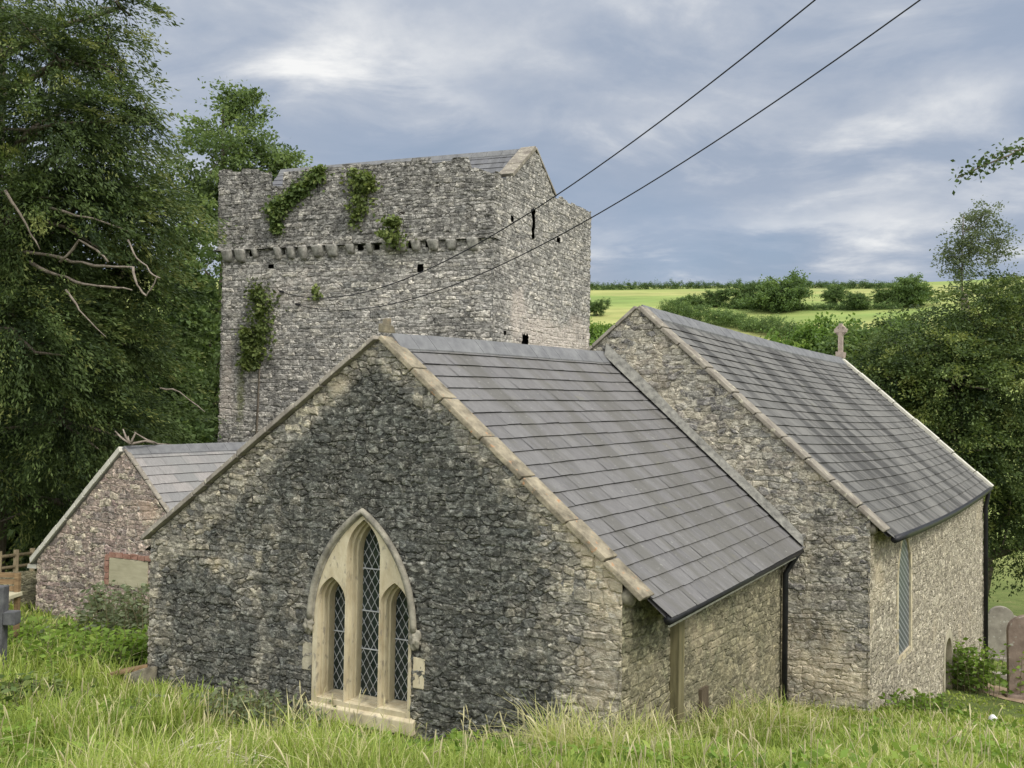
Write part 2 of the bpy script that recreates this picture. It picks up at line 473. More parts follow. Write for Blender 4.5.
M['slate_v'] = mat_slate('vestry_slate', [(0.24, 0.23, 0.22), (0.20, 0.195, 0.19), (0.27, 0.25, 0.235), (0.22, 0.213, 0.207)], (0.20, 0.20, 0.19), 0.4)
M['slate_t'] = mat_slate('tower_slate', [(0.12, 0.12, 0.13), (0.15, 0.15, 0.155)], (0.08, 0.08, 0.08), 0.5)
M['ridge'] = mat_plain('ridge_tile', (0.11, 0.11, 0.115), (0.19, 0.19, 0.19), 5, 0.6)
M['coping'] = mat_plain('sandstone_coping', (0.11, 0.095, 0.07), (0.36, 0.31, 0.22), 5.5, 0.9, 1.0, spots=((0.34, 0.20, 0.11), 0.60))
M['coping_grey'] = mat_plain('weathered_coping', (0.14, 0.12, 0.10), (0.30, 0.27, 0.22), 4.0, 0.9, 0.9, spots=((0.40, 0.37, 0.28), 0.58))
M['coping_pale'] = mat_plain('pale_coping', (0.42, 0.40, 0.34), (0.60, 0.57, 0.49), 4.5, 0.9, 0.4)
M['lime'] = mat_plain('limestone', (0.40, 0.33, 0.21), (0.62, 0.55, 0.39), 3.5, 0.88, 0.5, spots=((0.32, 0.28, 0.21), 0.58), stretch=(1.6, 1.6, .7))
M['lime_worn'] = mat_plain('worn_limestone', (0.26, 0.23, 0.17), (0.50, 0.45, 0.33), 6.0, 0.9, 0.6)
M['hood'] = mat_plain('weathered_hood', (0.13, 0.12, 0.10), (0.36, 0.33, 0.26), 7.0, 0.9, 0.8)
M['lead'] = mat_plain('lead_cames', (0.40, 0.41, 0.42), (0.56, 0.57, 0.58), 9, 0.6, 0.1)
M['flash'] = mat_plain('mortar_fillet', (0.09, 0.088, 0.08), (0.27, 0.26, 0.23), 12, 0.9, 0.5)
M['tower_lump'] = mat_plain('worn_corbel', (0.15, 0.14, 0.125), (0.44, 0.42, 0.37), 9.0, 0.95, 1.0)
M['kneel'] = mat_plain('rough_corner_stone', (0.10, 0.09, 0.07), (0.30, 0.27, 0.20), 9.0, 0.95, 1.0)
M['black'] = mat_plain('black_iron', (0.010, 0.010, 0.012), (0.022, 0.022, 0.025), 8, 0.45, 0.1)
M['fascia'] = mat_plain('pale_fascia', (0.30, 0.29, 0.24), (0.50, 0.48, 0.41), 8, 0.8)
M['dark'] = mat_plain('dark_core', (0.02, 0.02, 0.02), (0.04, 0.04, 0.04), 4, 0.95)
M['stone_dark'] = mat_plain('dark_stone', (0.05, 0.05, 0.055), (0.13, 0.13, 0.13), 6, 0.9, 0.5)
M['stone_red'] = mat_plain('red_sandstone', (0.13, 0.095, 0.075), (0.27, 0.205, 0.165), 3.5, 0.9, 0.5, spots=((0.34, 0.33, 0.28), 0.60))
M['stone_grey'] = mat_plain('grey_headstone', (0.20, 0.175, 0.145), (0.36, 0.325, 0.27), 3.0, 0.9, 0.5, spots=((0.45, 0.43, 0.37), 0.60))
M['brick'] = mat_plain('red_brick', (0.22, 0.105, 0.075), (0.38, 0.23, 0.175), 9, 0.9, 0.5)
M['board'] = mat_plain('boarded_panel', (0.33, 0.30, 0.20), (0.46, 0.42, 0.29), 3, 0.8, 0.2, stretch=(1, 1, 4))
M['timber'] = mat_plain('weathered_timber', (0.17, 0.13, 0.08), (0.34, 0.28, 0.17), 5, 0.85, 0.4, stretch=(4, 4, 0.6))
M['oak'] = mat_plain('pale_post', (0.10, 0.088, 0.045), (0.20, 0.175, 0.095), 4, 0.85, 0.3, stretch=(6, 6, 0.5))
M['brownwood'] = mat_plain('brown_timber', (0.13, 0.08, 0.04), (0.28, 0.19, 0.10), 5, 0.8, 0.4, stretch=(1, 1, 5))
M['darkwood'] = mat_plain('dark_board', (0.06, 0.045, 0.03), (0.13, 0.10, 0.065), 5, 0.85, 0.4, stretch=(5, 5, 1))
M['bark'] = mat_plain('bark', (0.07, 0.055, 0.04), (0.19, 0.16, 0.125), 7, 0.95, 0.8, stretch=(2, 2, 0.5))
M['deadwood'] = mat_plain('dead_branch', (0.12, 0.095, 0.075), (0.33, 0.28, 0.23), 7, 0.9, 0.5)
M['palewood'] = mat_plain('bleached_twig', (0.42, 0.38, 0.28), (0.62, 0.57, 0.43), 9, 0.9, 0.3)
M['pink'] = mat_plain('pink_sandstone', (0.25, 0.20, 0.165), (0.40, 0.33, 0.28), 8, 0.9, 0.5)
M['white'] = mat_plain('white_stone', (0.62, 0.62, 0.62), (0.78, 0.78, 0.78), 6, 0.7)
M['cable'] = mat_plain('cable_sheath', (0.012, 0.012, 0.014), (0.025, 0.025, 0.03), 5, 0.6, 0.05)

def mat_glass():
    mt, n = new_mat('leaded_glass')
    tc = n.node('ShaderNodeTexCoord')
    f = n.noise(tc.outputs['Object'], 9, 3, 0.6)
    col = n.ramp(f, [(0.3, (0.010, 0.016, 0.015)), (0.6, (0.024, 0.036, 0.034)), (0.75, (0.05, 0.055, 0.035))])
    finish(n, col, 0.12, n.noise(tc.outputs['Object'], 14, 2, 0.5), 0.25, 0.01, 0.5)
    return mt
M['glass'] = mat_glass()
def mat_guard():
    mt, n = new_mat('window_guard_mesh')
    uv = n.node('ShaderNodeUVMap').outputs[0]
    s = n.node('ShaderNodeSeparateXYZ'); n.link(uv, s.inputs[0])
    a = n.math('FRACT', n.math('MULTIPLY', n.math('ADD', n.math('MULTIPLY', s.outputs[0], 0.6), s.outputs[1]), 9.0))
    b = n.math('FRACT', n.math('MULTIPLY', n.math('SUBTRACT', s.outputs[0], s.outputs[1]), 11.0))
    g = n.math('MAXIMUM', n.math('LESS_THAN', a, 0.28), n.math('MULTIPLY', n.math('LESS_THAN', b, 0.12), 0.4))
    col = n.mix(g, (0.07, 0.08, 0.09), (0.27, 0.285, 0.295))
    finish(n, col, 0.4, g, 0.3, 0.01, 0.4)
    return mt
M['guard'] = mat_guard()

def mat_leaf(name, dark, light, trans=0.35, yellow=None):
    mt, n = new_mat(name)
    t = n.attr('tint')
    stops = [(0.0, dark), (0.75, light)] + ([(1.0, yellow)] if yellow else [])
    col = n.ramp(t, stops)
    d = n.node('ShaderNodeBsdfPrincipled'); n.link(col, d.inputs['Base Color']); d.inputs['Roughness'].default_value = 0.6
    d.inputs['Specular IOR Level'].default_value = 0.25
    tr_ = n.node('ShaderNodeBsdfTranslucent'); n.link(n.mix(0.5, col, n.mix(1.0, col, (1.5, 1.5, 0.6), 'MULTIPLY')), tr_.inputs[0])
    mx = n.node('ShaderNodeMixShader'); mx.inputs[0].default_value = trans
    n.link(d.outputs[0], mx.inputs[1]); n.link(tr_.outputs[0], mx.inputs[2])
    o = n.node('ShaderNodeOutputMaterial'); n.link(mx.outputs[0], o.inputs[0])
    return mt
M['yew'] = mat_leaf('yew_foliage', (0.024, 0.042, 0.016), (0.098, 0.140, 0.040), 0.3, (0.20, 0.22, 0.07))
M['yew2'] = mat_leaf('dark_yew_foliage', (0.026, 0.047, 0.016), (0.11, 0.155, 0.042), 0.3, (0.22, 0.25, 0.07))
M['ash'] = mat_leaf('ash_foliage', (0.05, 0.085, 0.03), (0.155, 0.215, 0.075), 0.4, (0.22, 0.28, 0.10))
M['ash_pale'] = mat_leaf('pale_ash_foliage', (0.075, 0.10, 0.055), (0.15, 0.18, 0.095), 0.4)
M['field_tree'] = mat_leaf('field_tree_foliage', (0.055, 0.095, 0.036), (0.145, 0.215, 0.070), 0.35, (0.21, 0.29, 0.09))
M['lime_leaf'] = mat_leaf('bright_foliage', (0.060, 0.11, 0.022), (0.16, 0.26, 0.055), 0.4, (0.26, 0.36, 0.09))
M['ivy'] = mat_leaf('ivy_leaves', (0.028, 0.050, 0.018), (0.095, 0.14, 0.040), 0.25, (0.19, 0.22, 0.07))
M['ivy_mid'] = mat_leaf('green_ivy_leaves', (0.05, 0.08, 0.026), (0.16, 0.22, 0.065), 0.3, (0.27, 0.31, 0.11))
M['ivy_yellow'] = mat_leaf('yellow_ivy_leaves', (0.07, 0.10, 0.028), (0.20, 0.25, 0.075), 0.32, (0.32, 0.35, 0.13))  # lighter, yellower ivy leaf colour
M['nettle'] = mat_leaf('weed_leaves', (0.07, 0.12, 0.020), (0.22, 0.33, 0.055), 0.4, (0.34, 0.42, 0.10))
M['grey_weed'] = mat_leaf('pale_weed_leaves', (0.10, 0.13, 0.065), (0.24, 0.27, 0.16), 0.4, (0.38, 0.38, 0.26))
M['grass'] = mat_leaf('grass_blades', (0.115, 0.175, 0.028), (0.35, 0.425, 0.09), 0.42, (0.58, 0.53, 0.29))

# ------------------------------------------------------------------ terrain
ctl = []
def cp(P, z=None):
    ctl.append((P[0], P[1], P[2] if z is None else z))
for a, b, z in ((0, -.2, -3.85), (-.6, 3, -4.2), (3.2, -.25, -3.78), (6.3, -.25, -3.62), (6.7, 1.2, -3.72), (6.6, 4.7, -4.45), (7.7, 5.0, -4.28), (7.8, 11, -5.75),
                (7.8, 16.7, -6.85), (-9, 4.2, -4.55), (-6, 4.2, -4.75), (-4.5, 3.2, -4.55), (12, 6, -4.9), (12, 12, -6.3), (12, 20, -8.0), (4, 10, -5.5), (3, -3.0, -2.9)):
    cp(C(a, b, z))
for x, y, d in ((1018, 692, 17.0), (1000, 658, 24.0), (512, 790, 5.3), (0, 790, 6.2), (1024, 790, 5.8), (0, 695, 10.5), (0, 645, 14.5), (250, 790, 5.6), (780, 790, 5.3), (700, 760, 7.6), (200, 742, 8.0)):
    cp(at(x, y, d))
for P in ((0, 0, -1.62), (-6, 0.5, -1.7), (6, 0.5, -1.9), (0, -8, -0.9), (-14, -5, -1.2), (14, -5, -1.8), (-20, 12, -4.2), (-24, 28, -6.4), (-12, 32, -6.4), (0, 38, -8.2), (14, 38, -10.2), (28, 36, -11), (26, 14, -7.2)):
    ctl.append(P)
ctl = np.array(ctl)
def _rbf(r): return np.sqrt(r * r + 1.0)
_n = len(ctl)
_D = np.linalg.norm(ctl[:, None, :2] - ctl[None, :, :2], axis=2)
_A = np.zeros((_n + 3, _n + 3)); _A[:_n, :_n] = _rbf(_D) - np.eye(_n) * 0.6
_A[:_n, _n] = 1; _A[:_n, _n + 1:] = ctl[:, :2]; _A[_n, :_n] = 1; _A[_n + 1:, :_n] = ctl[:, :2].T
_w = np.linalg.solve(_A, np.concatenate([ctl[:, 2], np.zeros(3)]))
RP = np.array([0, 30, 45, 70, 110, 150, 200, 260, 330, 420, 500, 560, 800, 1500, 4000, 8000.])
ZP = np.array([-8, -9, -11, -14, -13, -4, 9.5, 23, 40, 59, 74, 82, 86, 80, 70, 60.])
def ground(x, y):
    x = np.asarray(x, float); y = np.asarray(y, float)
    sh = x.shape; x = x.ravel(); y = y.ravel()
    r = np.hypot(x, y)
    d = np.sqrt((x[:, None] - ctl[None, :, 0]) ** 2 + (y[:, None] - ctl[None, :, 1]) ** 2)
    near = _rbf(d) @ _w[:_n] + _w[_n] + _w[_n + 1] * x + _w[_n + 2] * y
    c = y / (r + 1e-6)
    fwd = np.clip((c + 0.1) / 0.5, 0, 1); fwd = fwd * fwd * (3 - 2 * fwd)
    far_f = np.interp(r, RP, ZP) + 1.8 * np.sin(x * 0.013 + 1.0) * np.clip((r - 120) / 200, 0, 1)
    far_b = -2 + np.minimum(r, 600) * 0.06
    far = far_f * fwd + far_b * (1 - fwd)
    t = np.clip((r - 30) / 20, 0, 1); t = t * t * (3 - 2 * t)
    near = np.clip(near, -16, 4)
    out = near * (1 - t) + far * t
    return out.reshape(sh)
def gz(x, y): return float(ground(np.array([x]), np.array([y]))[0])
def hit(px, py, lo=100.0, hi=900.0):
    """where the sight line of a pixel meets the terrain"""
    d = ray(px, py)
    ts = np.linspace(lo, hi, 1600) / d[1]
    P = d[None] * ts[:, None]
    s = P[:, 2] - ground(P[:, 0], P[:, 1])
    i = np.argmax(s < 0)
    return P[i] if (s < 0).any() else P[-1]

def mat_ground():
    mt, n = new_mat('meadow_ground')
    g = n.node('ShaderNodeNewGeometry'); v = g.outputs['Position']
    s = n.node('ShaderNodeSeparateXYZ'); n.link(v, s.inputs[0])
    r = n.vmath('LENGTH', v) if False else None
    ln = n.node('ShaderNodeVectorMath'); ln.operation = 'LENGTH'; n.link(v, ln.inputs[0])
    dist = ln.outputs['Value']
    nn = n.noise(v, 0.9, 6, 0.65); fine = n.noise(v, 12, 5, 0.65)
    near = n.ramp(nn, [(0.3, (0.070, 0.085, 0.028)), (0.5, (0.10, 0.13, 0.038)), (0.7, (0.15, 0.15, 0.06))])
    near = n.mix(1.0, near, n.ramp(fine, [(0.3, 0.5), (0.7, 1.4)]), 'MULTIPLY')
    f1 = n.noise(n.vmath('MULTIPLY', v, (0.008, 0.022, 0.02)), 1.0, 6, 0.65)
    far = n.ramp(f1, [(0.34, (0.16, 0.225, 0.065)), (0.46, (0.215, 0.265, 0.08)), (0.58, (0.31, 0.31, 0.115)), (0.70, (0.225, 0.265, 0.085))])
    far = n.mix(1.0, far, n.ramp(n.noise(n.vmath('MULTIPLY', v, (0.05, 0.12, 0.1)), 1.0, 6, 0.7), [(0.3, 0.78), (0.7, 1.18)]), 'MULTIPLY')
    col = n.mix(n.maprange(dist, 60, 120), near, far)
    finish(n, col, 0.95, fine, 0.5, 0.05, 0.1)
    return mt
M['ground'] = mat_ground()
rr = np.concatenate([np.linspace(0.3, 32, 110), np.geomspace(32.6, 8000, 130)])
na = 300
th = np.linspace(0, 2 * math.pi, na, endpoint=False)
RR, TH = np.meshgrid(rr, th, indexing='ij')
GX, GY = RR * np.sin(TH), RR * np.cos(TH)
GZ = ground(GX, GY)
gv = np.stack([GX, GY, GZ], -1).reshape(-1, 3)
ii, jj = np.meshgrid(np.arange(len(rr) - 1), np.arange(na), indexing='ij')
j2 = (jj + 1) % na
gf = np.stack([ii * na + jj, (ii + 1) * na + jj, (ii + 1) * na + j2, ii * na + j2], -1).reshape(-1, 4)[:, ::-1]
go = fast_mesh('ground', gv, gf, M['ground'], smooth=True)
tag(go, 'grassy churchyard bank falling to a valley and a green hillside', kind='structure')

# ------------------------------------------------------------------ church
church = empty('church', C(3.2, 5, -4), 'old grey rubble stone church with square tower and steep slate roofs', 'church')

def fbm1(x, seed):
    r = np.random.default_rng(seed); o = np.zeros_like(x)
    for k in range(4):
        ph, fr = r.uniform(0, 6.28), 1.3 * 2.1 ** k
        o += np.sin(x * fr + ph) / (k + 1)
    return o / 2

def wall(name, mat, path, zbase, tops, ds, nrows, holes=(), stain=None, parent=church, s_off=0.0, jag=0.0, seed=1):
    """grid wall along a plan path; tops: list of (s, z) or function of s"""
    pts = [np.asarray(p, float)[:2] for p in path]
    seg = [np.linalg.norm(pts[i + 1] - pts[i]) for i in range(len(pts) - 1)]
    cum = np.concatenate([[0], np.cumsum(seg)])
    marks = set(cum.tolist())
    if not callable(tops):
        marks |= {s for s, _ in tops}
    marks = sorted(mk for mk in marks if 0 <= mk <= cum[-1] + 1e-6)
    S = []
    for a, b in zip(marks[:-1], marks[1:]):
        if b - a < 1e-4:
            continue
        k = max(1, int(round((b - a) / ds)))
        S += list(np.linspace(a, b, k, endpoint=False))
    S = np.array(S + [cum[-1]])
    XY = np.stack([np.interp(S, cum, [p[0] for p in pts]), np.interp(S, cum, [p[1] for p in pts])], -1)
    top = tops(S) if callable(tops) else np.interp(S, [s for s, _ in tops], [z for _, z in tops])
    if jag:
        st = np.random.default_rng(seed).normal(0, jag, int(cum[-1] / 0.33) + 2)
        top = top + st[(S / 0.33).astype(int)]
    base = np.full_like(S, zbase) if not callable(zbase) else zbase(S)
    tt = np.linspace(0, 1, nrows + 1)
    Z = base[:, None] + (top - base)[:, None] * tt[None]
    nS = len(S)
    v = np.zeros((nS, nrows + 1, 3)); v[..., 0] = XY[:, None, 0]; v[..., 1] = XY[:, None, 1]; v[..., 2] = Z
    uv = np.zeros((nS, nrows + 1, 2)); uv[..., 0] = (S + s_off)[:, None]; uv[..., 1] = Z
    i, j = np.meshgrid(np.arange(nS - 1), np.arange(nrows), indexing='ij')
    n1 = nrows + 1
    f = np.stack([i * n1 + j, (i + 1) * n1 + j, (i + 1) * n1 + j + 1, i * n1 + j + 1], -1).reshape(-1, 4)
    SS = np.repeat(S[:, None], n1, 1)
    if holes:
        cs = SS.ravel()[f].mean(1); cz = Z.ravel()[f].mean(1)
        keep = np.ones(len(f), bool)
        for h in holes:
            h = np.asarray(h); ins = np.zeros(len(f), bool)
            for k in range(len(h)):
                a, b = h[k], h[(k + 1) % len(h)]
                c_ = ((a[1] > cz) != (b[1] > cz)) & (cs < (b[0] - a[0]) * (cz - a[1]) / (b[1] - a[1] + 1e-12) + a[0])
                ins ^= c_
            keep &= ~ins
        f = f[keep]
    at_ = {'dark': np.zeros(v.shape[:2]), 'warm': np.zeros(v.shape[:2]), 'moss': np.zeros(v.shape[:2])}
    if stain:
        for k, val in stain(SS, Z).items():
            at_[k] = np.broadcast_to(val, SS.shape)
    return fast_mesh(name, v.reshape(-1, 3), f, mat, parent, True, {k: a.ravel() for k, a in at_.items()}, uv.reshape(-1, 2))

def sstep(x, a, b):
    t = np.clip((x - a) / (b - a + 1e-12), 0, 1); return t * t * (3 - 2 * t)
def blob(S, Z, s, z, rs, rz):
    return np.exp(-((S - s) / rs) ** 2 - ((Z - z) / rz) ** 2)

# ---- chancel
AE, ZEL, ZER = 6.29, -1.80, -1.90
AAP, ZAP = 3.40, 0.76
def arch(w2, z0, zs, za, n=14, c=0.0):
    """pointed arch outline: half width, base z, springing z, apex z"""
    pts = [(c - w2, z0)]
    h = za - zs
    R = (w2 * w2 + h * h) / (2 * w2)
    for sgn in (-1, 1):
        seq = []
        for k in range(n + 1):
            t = k / n * math.asin(min(1, h / R))
            seq.append((c + sgn * (w2 - R + R * math.cos(t)), zs + R * math.sin(t)))
        pts += seq if sgn < 0 else seq[::-1][1:]
    pts.append((c + w2, z0))
    return pts
WC = 3.235                                           # window centre
hole = arch(0.66, -3.62, -2.58, -1.34, c=WC)
NB = 2.0
def gable_stain(S, Z):
    dk = 0.64 + 0.42 * blob(S, Z, 3.4, -.7, 1.3, 1.3) + .3 * blob(S, Z, 4.5, -2.4, .7, 1.3) + 0.28 * blob(S, Z, 5.2, -3.4, 1.4, .7) + 0.2 * blob(S, Z, 4.4, -1.4, .9, .9)
    dk = dk + 0.2 * blob(S, Z, 1.0, -3.0, .9, .8)
    dl = (ZAP - Z) - np.abs(S - AAP) * 0.86            # distance below the verge
    dk = dk - 0.75 * (1 - sstep(dl, 0.02, 0.42))
    dk = dk - 0.75 * sstep(S, 5.45, 5.95) * sstep(Z, -3.5, -3.0) - 0.5 * (1 - sstep(S, 0.0, 0.22))
    dk = dk - 0.3 * blob(S, Z, 1.15, -2.0, .35, .25)
    wm = 0.30 * (1 - sstep(dl, 0.05, 0.5)) + 0.45 * sstep(S, 5.6, 6.0) + 0.9 * blob(S, Z, 1.05, -2.05, .18, .15) + .4 * blob(S, Z, 2.9, .15, .3, .2)
    ms = 0.5 * blob(S, Z, 2.75, 0.02, .18, .2)
    return {'dark': dk, 'warm': wm, 'moss': ms}
wall('gable_wall', M['chancel'], [C(-.02, 0, 0), C(AE + .03, 0, 0)], -5.0, [(0, ZEL), (AAP + .02, ZAP), (AE + .05, -1.75)], 0.02, 230, [hole], gable_stain)
def south_stain_and_shade(S, Z):
    return {'dark': 0.25 + 0.35 * sstep(Z, -3.0, -2.1) - 0.2 * sstep(S, 3, 5), 'warm': 0.35 + 0 * S, 'moss': 0.35 * (1 - sstep(Z, -4.4, -3.6)) + 0.25 * sstep(Z, -3.2, -2.3)}  # darker towards the top: under-eave shade put into the colour
wall('side_wall', M['greenwall'], [C(AE, -.02, 0), C(AE, LC, 0)], -5.6, lambda S: np.full_like(S, -1.93), 0.03, 110, stain=south_stain_and_shade, s_off=20)
wall('side_wall', M['chancel'], [C(0, LC, 0), C(0, -.02, 0)], -5.2, lambda S: np.full_like(S, ZEL), 0.06, 60, stain=lambda S, Z: {'dark': .4 + 0 * S}, s_off=40)

def roof(name, mat, r0, r1, e0, e1, rows, gauge_w, parent=church, sag=0.0, seed=3, ridge_mat=None, lift=0.0):
    """slated slope: ridge r0->r1, eave e0->e1; every slate a thin piece of one mesh"""
    r0, r1, e0, e1 = [np.asarray(p, float) for p in (r0, r1, e0, e1)]
    g = np.random.default_rng(seed)
    nrm = np.cross(r1 - r0, e0 - r0); nrm /= np.linalg.norm(nrm)
    if nrm[2] < 0: nrm = -nrm
    length = np.linalg.norm(r1 - r0); slope = np.linalg.norm(e0 - r0)
    def P(s, t, h=0.0):
        a = r0 + (r1 - r0) * s; b = e0 + (e1 - e0) * s
        dz = -sag * 4 * s * (1 - s) * (0.6 + 0.4 * t) + 0.008 * math.sin(s * 5 + t * 3)
        return a + (b - a) * t + nrm * (h + lift) + K * dz
    vs, fs, tn, uvs = [], [], [], []
    ncol = int(round(length / gauge_w))
    for i in range(rows):
        t0, t1 = max(0.0, (i - 0.35) / rows), (i + 1) / rows + (0.01 if i == rows - 1 else 0)
        off = (i % 2) * 0.5
        xs = [(k + off + g.normal(0, .03)) / ncol for k in range(-1, ncol + 1)]
        for k in range(len(xs) - 1):
            a, b = max(0, xs[k]), min(1, xs[k + 1])
            if b - a < 0.004: continue
            gap = 0.0024 / length
            dt = g.normal(0, 0.0022) / slope
            h1 = 0.026 + g.normal(0, 0.002); tw = g.normal(0, .001)
            o = len(vs)
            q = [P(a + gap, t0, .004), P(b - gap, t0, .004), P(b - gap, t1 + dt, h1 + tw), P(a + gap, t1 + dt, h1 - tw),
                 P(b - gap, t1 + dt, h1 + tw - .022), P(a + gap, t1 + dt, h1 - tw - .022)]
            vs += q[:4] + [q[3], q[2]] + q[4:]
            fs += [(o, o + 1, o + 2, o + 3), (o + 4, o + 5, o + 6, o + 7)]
            tn += [float(np.clip(g.normal(0.55, 0.12), 0.15, 1))] * 4 + [0.0] * 4  # lower edge faces get the near-black tint, a painted course shadow
            uvs += [(a * length, t0 * slope), (b * length, t0 * slope), (b * length, t1 * slope), (a * length, t1 * slope)] + [(a * length, t1 * slope), (b * length, t1 * slope)] * 2
    # boarding under the slates
    ns, nt = 14, 6
    o = len(vs)
    for a in range(ns + 1):
        for b in range(nt + 1):
            vs.append(P(a / ns, b / nt, -0.03)); tn.append(0.1); uvs.append((a / ns * length, b / nt * slope))
    for a in range(ns):
        for b in range(nt):
            fs.append((o + a * (nt + 1) + b, o + (a + 1) * (nt + 1) + b, o + (a + 1) * (nt + 1) + b + 1, o + a * (nt + 1) + b + 1))
    fast_mesh(name, np.array(vs), np.array(fs), mat, parent, False, {'tint': tn}, np.array(uvs))
    return P

def ridge_tiles(P1, P2, parent=church, wid=0.17, n=16, seed=4, name='ridge_tiles'):
    """inverted-V ridge tiles between two slope functions"""
    mb = MB(); g = np.random.default_rng(seed)
    for k in range(n):
        s0, s1 = k / n + 0.0005, (k + 1) / n - 0.0005
        dz = g.normal(0, 0.0015)
        q = []
        for s in (s0, s1):
            top = P1(s, 0, 0.05) * 0.5 + P2(s, 0, 0.05) * 0.5 + K * (0.055 + dz)
            a = P1(s, wid / 4.2, 0.035) + K * dz; b = P2(s, wid / 4.2, 0.035) + K * dz
            q.append((a, top, b, b - K * .045, top - K * .05, a - K * .045))
        v = list(q[0]) + list(q[1])
        mb.add(v, [(0, 1, 7, 6), (1, 2, 8, 7), (0, 6, 11, 5), (2, 3, 9, 8), (0, 5, 4, 1), (1, 4, 3, 2), (6, 7, 10, 11), (7, 8, 9, 10)])
    return mb.build(name, M['ridge'], parent)

RB = (3.50, LC - .02, 0.83)
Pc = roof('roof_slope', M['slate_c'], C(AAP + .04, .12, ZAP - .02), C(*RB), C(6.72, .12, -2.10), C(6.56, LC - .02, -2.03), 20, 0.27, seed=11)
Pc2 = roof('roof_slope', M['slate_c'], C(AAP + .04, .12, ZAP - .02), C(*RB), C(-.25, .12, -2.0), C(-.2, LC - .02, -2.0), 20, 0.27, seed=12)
ridge_tiles(Pc, Pc2)

def coping(name, mat, p0, p1, back, width_up, n, seed, out=0.06, parent=church, thick=0.12):
    """row of coping stones along a sloping gable edge p0->p1; back = direction into the building * depth"""
    mb = MB(); g = np.random.default_rng(seed)
    p0, p1 = np.asarray(p0, float), np.asarray(p1, float)
    d = (p1 - p0); bk = np.asarray(back, float); bh = bk / np.linalg.norm(bk)
    nrm = np.cross(d, bh); nrm /= np.linalg.norm(nrm)
    if nrm[2] < 0: nrm = -nrm
    ts = np.linspace(0, 1, n + 1); ts[1:-1] += g.normal(0, 0.12 / n, n - 1)
    for i in range(n):
        a, b = ts[i] + 0.002, ts[i + 1] - 0.002
        h = thick + g.normal(0, .006); hb = g.normal(0, .004)
        base, topq = [], []
        for t in (a, b):
            q = p0 + d * t + nrm * hb
            base += [q - bh * out, q + bk]; topq += [q - bh * (out - .015) + nrm * h, q + bk + nrm * (h * .9)]
        order = [0, 1, 3, 2]
        mb.hexa([base[k] for k in order], [topq[k] for k in order])
    return mb.build(name, mat, parent, bevel=0.012)

coping('coping', M['coping'], C(AE + .24, 0, ZER - .05), C(AAP, 0, ZAP), V * .21, 0, 7, 5, thick=.06)
coping('coping', M['coping_grey'], C(-.10, 0, ZEL - .05), C(AAP, 0, ZAP), V * .26, 0, 9, 6, out=.1, thick=.07)
mb = MB(); mb.obox(C(AAP, .1, ZAP + .13), U, V, K, .055, .08, .05, .012); mb.obox(C(AAP, .1, ZAP + .21), U, V, K, .035, .04, .035, .008)
mb.build('apex_stone', M['coping'], church, bevel=.015)
# kneeler under the right end of the coping
KNEEL = 1

# eave of the chancel: fascia, gutter, rainwater pipe
mb = MB(); mb.obox((C(6.66, .30, -2.235) + C(6.52, LC - .03, -2.15)) / 2, *(lambda d: (d, np.cross(K, d), K))((C(6.52, LC - .03, -2.15) - C(6.66, .3, -2.235)) / np.linalg.norm(C(6.52, LC - .03, -2.15) - C(6.66, .3, -2.235))), LC / 2 - .18, .012, .022)
mb.build('fascia', M['fascia'], church)
mb = MB(); mb.tube([C(6.72, .14, -2.15), C(6.64, 2.4, -2.12), C(6.56, LC - .05, -2.08)], .05, 10); mb.build('gutter', M['black'], church, True)
mb = MB(); mb.tube([C(6.56, LC - .15, -2.1), C(6.50, LC - .15, -2.2), C(6.38, LC - .15, -2.42), C(6.37, LC - .15, -5.2)], .042, 10); mb.build('downpipe', M['black'], church, True)
mb = MB(); mb.obox(C(6.36, 1.17, -3.05), U, V, K, .055, .065, .93, .004); mb.build('post', M['oak'], church, bevel=.006)
mb = MB(); mb.obox(C(6.31, 2.0, -3.62), U, V, K, .03, .10, .24, .004); mb.build('vent_board', M['darkwood'], church)

# ---- lancet window of the gable
win = empty('lancet_window', C(WC, 0, -3.5)); win.parent = church; win.location = Vector(C(WC, 0, -3.5)) - church.location
FRM = (C(WC, 0, 0), U, np.array([-U[1], U[0], 0.0]))
NIN = FRM[2]
L1 = arch(.135, -3.46, -2.36, -2.11, c=-.41); L2 = arch(.17, -3.47, -1.78, -1.41, c=0.015); L3 = arch(.135, -3.46, -2.36, -2.10, c=.44)
outer = arch(.665, -3.58, -2.58, -1.30)
def grow(p, c, d):
    xs = np.array(p); w0 = (xs[:, 0].max() - xs[:, 0].min()) / 2; mx, mn = xs[:, 1].max(), xs[:, 1].min()
    out = []
    for x, z in p:
        fx = (x - c) / w0
        out.append((c + fx * (w0 + d), z + d * 1.1 * max(0, (z - mn) / (mx - mn)) ** 3 - (d * .3 if z < mn + .01 else 0)))
    return out
plate('window_surround', M['lime'], win, outer, [grow(L1, -.41, .055), grow(L2, .015, .055), grow(L3, .44, .055)], FRM, -.035, .05)
plate('window_tracery', M['lime'], win, arch(.655, -3.56, -2.58, -1.31), [grow(L1, -.41, .025), grow(L2, .015, .025), grow(L3, .44, .025)], FRM, .052, .12)
plate('window_tracery', M['lime'], win, arch(.65, -3.55, -2.58, -1.32), [L1, L2, L3], FRM, .122, .24)
